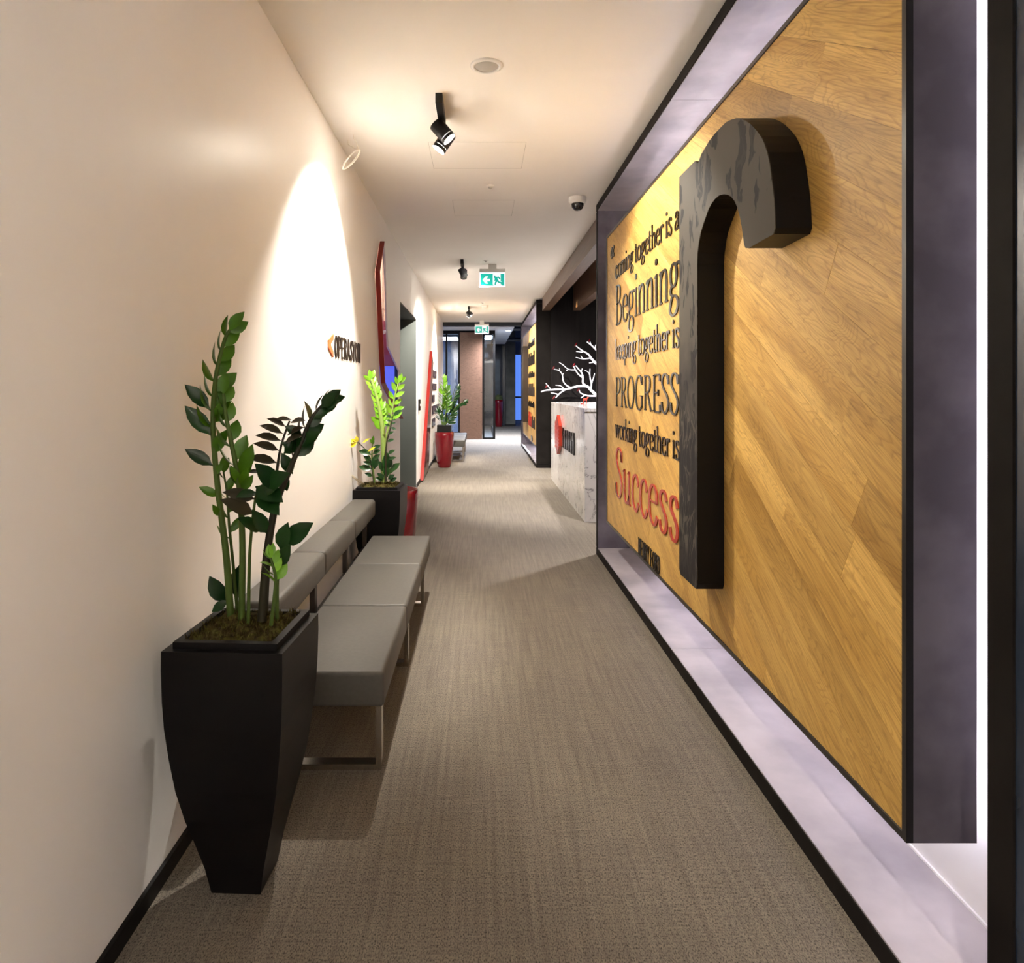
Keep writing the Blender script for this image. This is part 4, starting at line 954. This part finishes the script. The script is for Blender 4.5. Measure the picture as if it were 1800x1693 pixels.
for pts, n_, sz, lm, t0 in (([(205, 1200), (200, 1050), (205, 900), (210, 785)], 10, 0.17, 'leaf_bright', 0.30), ([(215, 1200), (235, 1050), (245, 960), (240, 880)], 8, 0.17, 'leaf_green', 0.3), ([(225, 1200), (275, 1050), (310, 950), (335, 870)], 9, 0.16, 'leaf_dark', 0.3),
                            ([(225, 1200), (270, 1120), (330, 1030), (390, 990)], 7, 0.16, 'leaf_dark', 0.3), ([(200, 1200), (185, 1150), (160, 1090)], 5, 0.15, 'leaf_dark', 0.25), ([(220, 1205), (260, 1160), (300, 1110)], 5, 0.16, 'leaf_dark', 0.2)):
    zz_stem(pz3, c3(pts, 12.9+rg.uniform(-0.05, 0.05)), 0.012, 0.006, 'stem_green', n_, t0, 0.97, sz, 'mid', lm, rg.uniform(-0.3, 0.5), 48, rg)
rp3 = red_pot(0.70, 26.4, 'very tall red pot topped by a moss ball at the far end', 1.04, 0.165, 0.125)
MB().lathe((0.70, 26.4, 1.04), [(0.15, -0.03), (0.155, 0.05), (0.13, 0.14), (0.08, 0.19), (0.002, 0.205)], 24).build('moss_ball', M['moss_ball'], rp3)

# ------------------------------------------------------------------ reception counter
rc = thing('reception_counter', (1.9, 7.63, 0), 'white marble reception counter with red emblem and dark raised lettering', 'counter')
XC = 1.163
MB().box(XC, 2.75, 7.63, 11.28, 0.0, 1.235).build('counter_body', M['marble'], rc)
MB().box(XC-0.004, 2.76, 7.622, 11.29, 1.2352, 1.27).build('counter_top', M['marble'], rc)
hexa = [(10.02+0.30*math.sin(a), 0.815+0.285*math.cos(a)) for a in [2*math.pi*k/6 for k in range(6)]]
em = MB().prism(hexa, lambda u, v, w_: (XC-0.001-w_, u, v), 0, 0.045).build('emblem', M['red_gloss'], rc, norm=True)
for k in range(8):                                    # ribs across the emblem
    v0 = 0.62+k*0.05
    MB().box(XC-0.052, XC-0.0462, 9.80+0.0*k, 10.24, v0, v0+0.022).build('rib', M['red_gloss'], em)
y = 9.62
for k, (ww, hh) in enumerate(((0.11, 0.28), (0.12, 0.26), (0.13, 0.27), (0.11, 0.27), (0.13, 0.27), (0.11, 0.28))):
    mb = MB(); x0, x1 = XC-0.016, XC-0.001; z0 = 0.665
    mb.box(x0, x1, y-ww*0.34, y, z0, z0+hh).box(x0, x1, y-ww, y-ww*0.66, z0, z0+hh*(0.6 if k in (0, 4) else 1)).box(x0, x1, y-ww*0.66, y-ww*0.34, z0+hh-0.05, z0+hh)
    mb.build('letter', M['black_gloss'], rc); y -= ww+0.095
for x, y, s, mk, lab in ((1.62, 10.6, 0.9, 'red_gloss', 'small red ornament at the back of the marble counter'), (1.42, 8.05, 1.0, 'figurine_white', 'small white horse-shaped ornament on the marble counter front'), (1.30, 7.86+0.9, 0.5, 'red_gloss', 'small red ornament standing mid counter behind the white one'), (1.56, 7.9, 1.0, 'figurine_white', 'small white ornament nearest the portal frame on the counter')):
    o = thing('ornament', (x, y, 1.2705), lab, 'ornament', 'small counter ornaments')
    z = 1.2705
    MB().rbox(x-0.035*s, x+0.035*s, y-0.02, y+0.02, z+0.035*s, z+0.075*s, 0.008).build('body', M[mk], o)
    for dx in (-0.026, 0.026): MB().cyl((x+dx*s, y, z), (x+dx*s, y, z+0.04*s), 0.008*s).build('leg', M[mk], o)
    MB().tube([(x+0.03*s, y, z+0.06*s), (x+0.045*s, y, z+0.095*s), (x+0.062*s, y, z+0.09*s)], [0.012*s, 0.011*s, 0.007*s], 8).build('neck', M[mk], o)

# white branch sculpture rising behind the counter
bs = thing('branch_sculpture', (2.35, 12.2, 0), 'glowing white bare branch sculpture with red tips above the counter', 'sculpture')
def cb(lst, d0=12.35): return [P(940+x*0.08863, 580+y*0.08863, d0) for x, y in lst]
br = [([(1420, 1480), (1220, 1290), (1110, 1190), (1030, 1120), (840, 1120), (700, 1160), (600, 1180)], 0.042, 0.022), ([(600, 1180), (480, 1180), (320, 1190), (200, 1200), (120, 1230)], 0.022, 0.017),
      ([(620, 1180), (540, 1230), (480, 1280), (415, 1345)], 0.020, 0.012), ([(470, 1280), (390, 1260), (315, 1250)], 0.014, 0.009), ([(320, 1185), (270, 1120), (220, 1060)], 0.013, 0.010), ([(590, 1175), (520, 1110), (420, 1095)], 0.014, 0.008),
      ([(710, 1150), (620, 1090), (565, 1010), (550, 900), (490, 810), (385, 780)], 0.018, 0.009), ([(495, 815), (490, 765)], 0.010, 0.008), ([(550, 900), (568, 862)], 0.009, 0.007), ([(1010, 1110), (950, 1050), (955, 940), (930, 850), (870, 780), (810, 710)], 0.028, 0.012),
      ([(940, 940), (860, 880), (800, 790), (770, 720)], 0.020, 0.009), ([(800, 795), (660, 785), (560, 700), (480, 645)], 0.014, 0.008), ([(665, 785), (620, 812)], 0.010, 0.008), ([(925, 830), (945, 765)], 0.011, 0.007),
      ([(1110, 1180), (1130, 1080), (1105, 950), (1100, 850), (1105, 770)], 0.022, 0.010), ([(1130, 1070), (1175, 950), (1195, 860)], 0.016, 0.010), ([(1100, 890), (1060, 830), (1000, 805)], 0.011, 0.007),
      ([(1230, 1310), (1080, 1310), (990, 1290), (900, 1250), (870, 1190)], 0.024, 0.011), ([(985, 1295), (910, 1350)], 0.016, 0.010),
      ([(1420, 800), (1210, 660), (1120, 560), (1060, 480), (950, 410), (825, 315)], 0.038, 0.012), ([(960, 440), (830, 425)], 0.016, 0.009), ([(1100, 560), (960, 570), (820, 545)], 0.018, 0.009), ([(960, 565), (920, 510)], 0.010, 0.007), ([(1190, 640), (1085, 655)], 0.012, 0.008),
      ([(1420, 600), (1210, 400), (1120, 310), (1030, 240)], 0.026, 0.014), ([(1180, 380), (1200, 300)], 0.014, 0.010), ([(1110, 300), (1090, 240)], 0.012, 0.008)]
for pts, r0, r1 in br:
    q = crom3(cb(pts), 3)
    q = [v+Vector((0, 0.05*math.sin(v.x*9+v.z*5), 0)) for v in q]
    MB().tube(q, [r0*0.68+(r1-r0)*0.68*i/(len(q)-1) for i in range(len(q))], 8).build('branch', M['white_branch'], bs)
tr = cb([(1420, 1480)])[0]
MB().tube([tr, Vector((2.35, 12.3, 1.1)), Vector((2.42, 12.3, 0.5)), Vector((2.42, 12.3, 0.0))], [0.05, 0.07, 0.08, 0.09], 10).build('trunk', M['white_branch'], bs)
MB().tube([tr, cb([(1480, 1100)])[0], cb([(1420, 800)])[0], cb([(1460, 650)])[0], cb([(1420, 600)])[0]], [0.045, 0.04, 0.038, 0.03, 0.028], 8).build('branch', M['white_branch'], bs)
for x, y in ((820, 290), (375, 755), (780, 695), (240, 1120), (385, 1340), (875, 1185), (1085, 215)):
    c_ = cb([(x, y)], 12.34)[0]
    MB().tube([c_+Vector((-0.03, 0, -0.03)), c_, c_+Vector((0.012, 0, 0.035))], [0.006, 0.020, 0.006], 8).build('red_tip', M['red_pot'], bs)

# niche lamps
for x, y, lab in ((1.62, 9.2, 'small recessed downlight above the marble counter'), (2.05, 11.4, 'small recessed downlight near the white branches'), (1.62, 6.75, 'added unseen downlight brightening the near end of the counter')):  # the last one is added, unseen, to brighten the counter's end face
    o = thing('downlight', (x, y, 3.42), lab, 'downlight', 'niche downlights')
    MB().lathe((x, y, 3.42), [(0.06, 0), (0.06, -0.02), (0.045, -0.022), (0.044, -0.004)], 24).build('rim', M['white_plastic'], o)
    MB().lathe((x, y, 3.416), [(0.043, 0), (0.001, -0.001)], 24).build('lens', M['lens'], o)
    ld = bpy.data.lights.new('spot', 'SPOT'); ld.energy = 110; ld.color = (1.0, 0.95, 0.95); ld.spot_size = math.radians(80); ld.spot_blend = 0.6; ld.shadow_soft_size = 0.04
    lo = bpy.data.objects.new('spot', ld); link(lo, o); lo.location = (0, -0.0, -0.05)
cp = thing('copper_pendant', (1.78, 12.2, 2.9), 'copper pendant shade glowing under the walnut beams', 'lamp')
cq = P(1019, 532, 12.2)
cp.location = cq
MB().lathe(cq, [(0.02, 0.09), (0.05, 0.03), (0.07, -0.08)], 20).build('lamp_shade', M['copper'], cp)
MB().cyl(cq+Vector((0, 0, 0.09)), (cq.x, cq.y, 3.42), 0.005).build('cord', M['black'], cp)

# ------------------------------------------------------------------ far office beyond the corridor
struct('ceiling_office', MB().box(-6, 0.93, 18.8, 26.2, ZC, ZC+0.25), M['office_ceiling'], 'white floating ceiling slab of the far office')
struct('ceiling_void', MB().box(-9, 9, 17.0, 40, 4.2, 4.3), M['dark_void'], 'dark open ceiling void of the far office')
struct('trim_5', MB().box(-1.3, 2.2, YE+0.03, YE+0.25, ZC-0.09, ZC+0.4), M['dark_void'], 'black header at the corridor end')
struct('wall_office_far', MB().box(-9, 0.98, 27.2, 27.3, 0, 4.2), M['navy'], 'dark navy wall at the far end of the office')
struct('wall_office_slate', MB().box(-6, -0.45, 24.5, 24.6, 0, ZC), M['slate'], 'blue grey wall inside the far glass room')
struct('wall_office_right', MB().box(1.38, 1.5, 17.3, 22.0, 0, 4.2), M['dark_void'], 'dark wall right of the far office')
cl_ = thing('concrete_column', (1.17, 27.0, 0), 'grey green concrete column beside the blue window', 'column')
MB().box(0.98, 1.36, 26.8, 27.3, 0, 4.2).build('shaft', M['concrete'], cl_)
MB().box(0.975, 1.365, 26.79, 27.31, 0, 0.08).build('plinth', M['black'], cl_)
w3 = tag(bpy.data.objects.new('window_3', None), 'dusk blue office window beyond the concrete column', kind='structure'); col.objects.link(w3); w3.location = (2, 31, 0)
for i in range(3):
    MB().box(1.2+i*0.9, 2.06+i*0.9, 31.0, 31.03, 0.05, 3.0).build('pane', M['dusk_blue'], w3)
    MB().box(2.06+i*0.9, 2.10+i*0.9, 30.96, 31.05, 0.05, 3.0).build('mullion', M['navy'], w3)
MB().box(1.2, 3.9, 30.94, 31.05, 1.05, 1.12).build('window_rail', M['navy'], w3)
MB().box(1.2, 3.9, 30.9, 31.05, 3.0, 4.2).build('window_head', M['slate'], w3)
for i, (x0, y0, x1, y1, z, r, lab) in enumerate(((1.0, 19.5, 2.0, 21.5, 3.55, 0.09, 'grey ventilation duct in the open ceiling nearest the slab'), (1.0, 22.5, 2.4, 22.5, 3.45, 0.07, 'grey pipe crossing the open ceiling beyond the duct'), (0.9, 25.5, 3.0, 25.5, 3.3, 0.08, 'grey pipe crossing the open ceiling above the column'))):
    o = thing('ceiling_duct', ((x0+x1)/2, (y0+y1)/2, z), lab, 'duct', 'ducts of the open ceiling')
    MB().cyl((x0, y0, z), (x1, y1, z), r).build('pipe', M['duct'], o)
    for k in (0.3, 0.7):
        a = Vector((x0, y0, z)).lerp(Vector((x1, y1, z)), k); MB().cyl(a+Vector((0, 0, r)), (a.x, a.y, 4.2), 0.01).build('hanger', M['duct'], o)

# glass room
gr = tag(bpy.data.objects.new('window_4', None), 'black framed glass partition of the far office room', kind='structure'); col.objects.link(gr); gr.location = (0, 20, 0)
G0 = 20.0
MB().box(-1.9, 0.42, G0-0.03, G0+0.03, ZC-0.10, ZC-0.002).build('frame_head', M['black'], gr)
for x in (-1.0, -0.63, 0.085, 0.40):
    MB().box(x-0.035 if x > 0 else x-0.03, x+0.025, G0-0.03, G0+0.03, 0.0, ZC-0.10).build('mullion', M['black'], gr)
MB().box(0.11, 0.375, G0-0.03, G0+0.03, 0.0, 0.05).build('frame_foot', M['black'], gr)
MB().box(0.11, 0.365, G0-0.006, G0+0.006, 0.05, ZC-0.10).build('pane', M['glass'], gr)
MB().box(-0.97, -0.66, G0-0.006, G0+0.006, 0.0, ZC-0.10).build('pane', M['glass'], gr)
MB().box(-1.9, -1.03, G0-0.006, G0+0.006, 0.0, ZC-0.10).build('pane', M['glass'], gr)
for k in range(2):
    MB().box(0.390, 0.402, G0+0.04+k*2.2, G0+2.2+k*2.2, 0.05, ZC-0.10).build('pane', M['glass'], gr)
MB().box(0.37, 0.42, G0+0.03, G0+4.5, 0.0, 0.05).build('frame_foot', M['black'], gr)
MB().box(0.37, 0.42, G0+0.03, G0+4.5, ZC-0.10, ZC-0.002).build('frame_head', M['black'], gr)
MB().box(0.37, 0.42, G0+4.45, G0+4.5, 0.05, ZC-0.10).build('mullion', M['black'], gr)
dr = tag(bpy.data.objects.new('door_2', None), 'tall walnut veneer door standing ajar in the far glass partition', kind='structure'); col.objects.link(dr); dr.location = (0.04, G0-0.02, 0)
dl = MB().box(0.04-0.655, 0.04, G0-0.05, G0-0.005, 0.012, ZC-0.06).build('door_leaf', M['veneer'], dr)
MB().tube([(0.04-0.60, G0-0.05, 1.0), (0.04-0.60, G0-0.10, 1.0), (0.04-0.48, G0-0.10, 1.0)], 0.012, 8).build('door_handle', M['chrome'], dr)
dr.rotation_euler = (0, 0, math.radians(7))
# dark low cabinet and chair seen through the glass left of the door
cbn = thing('office_cabinet', (-0.78, 22.6, 0), 'low dark cabinet behind the glass left of the veneer door', 'cabinet')
MB().box(-1.25, -0.62, 22.4, 22.8, 0.02, 0.95).build('carcass', M['black'], cbn)
MB().box(-1.24, -0.95, 22.385, 22.399, 0.06, 0.92).build('cabinet_door', M['slate'], cbn)
MB().box(-0.93, -0.64, 22.385, 22.399, 0.06, 0.92).build('cabinet_door', M['slate'], cbn)
MB().box(-1.27, -0.60, 22.38, 22.82, 0.951, 0.98).build('cabinet_top', M['white_plastic'], cbn)

lamps = [(-1.6, -0.75, 21.6, 23.0, 'wide luminous ceiling panel inside the far glass room'), (0.14, 0.34, 21.0, 22.6, 'narrow luminous ceiling panel by the glass corner')]
for x0, x1, y0, y1, lab in lamps:
    o = thing('ceiling_lamp', ((x0+x1)/2, (y0+y1)/2, ZC), lab, 'lamp', 'office ceiling lamps')
    MB().box(x0-0.03, x1+0.03, y0-0.03, y1+0.03, ZC-0.07, ZC-0.0005).build('lamp_body', M['duct'], o)
    MB().box(x0, x1, y0, y1, ZC-0.08, ZC-0.0705).build('diffuser', M['panel_lamp'], o)
o = thing('ceiling_lamp', (0.80, 19.9, ZC), 'recessed cool ceiling downlight over the pale office floor', 'lamp', 'office ceiling lamps')
MB().lathe((0.80, 19.9, ZC), [(0.09, -0.0005), (0.09, -0.012), (0.07, -0.014)], 24).build('rim', M['white_plastic'], o)
MB().lathe((0.80, 19.9, ZC-0.012), [(0.07, 0), (0.001, -0.001)], 24).build('lens', M['panel_lamp'], o)
ld = bpy.data.lights.new('spot', 'SPOT'); ld.energy = 800; ld.color = COOL; ld.spot_size = math.radians(160); ld.spot_blend = 1.0; ld.shadow_soft_size = 0.07
lo = bpy.data.objects.new('spot', ld); link(lo, o); lo.location = (0, 0, -0.04)
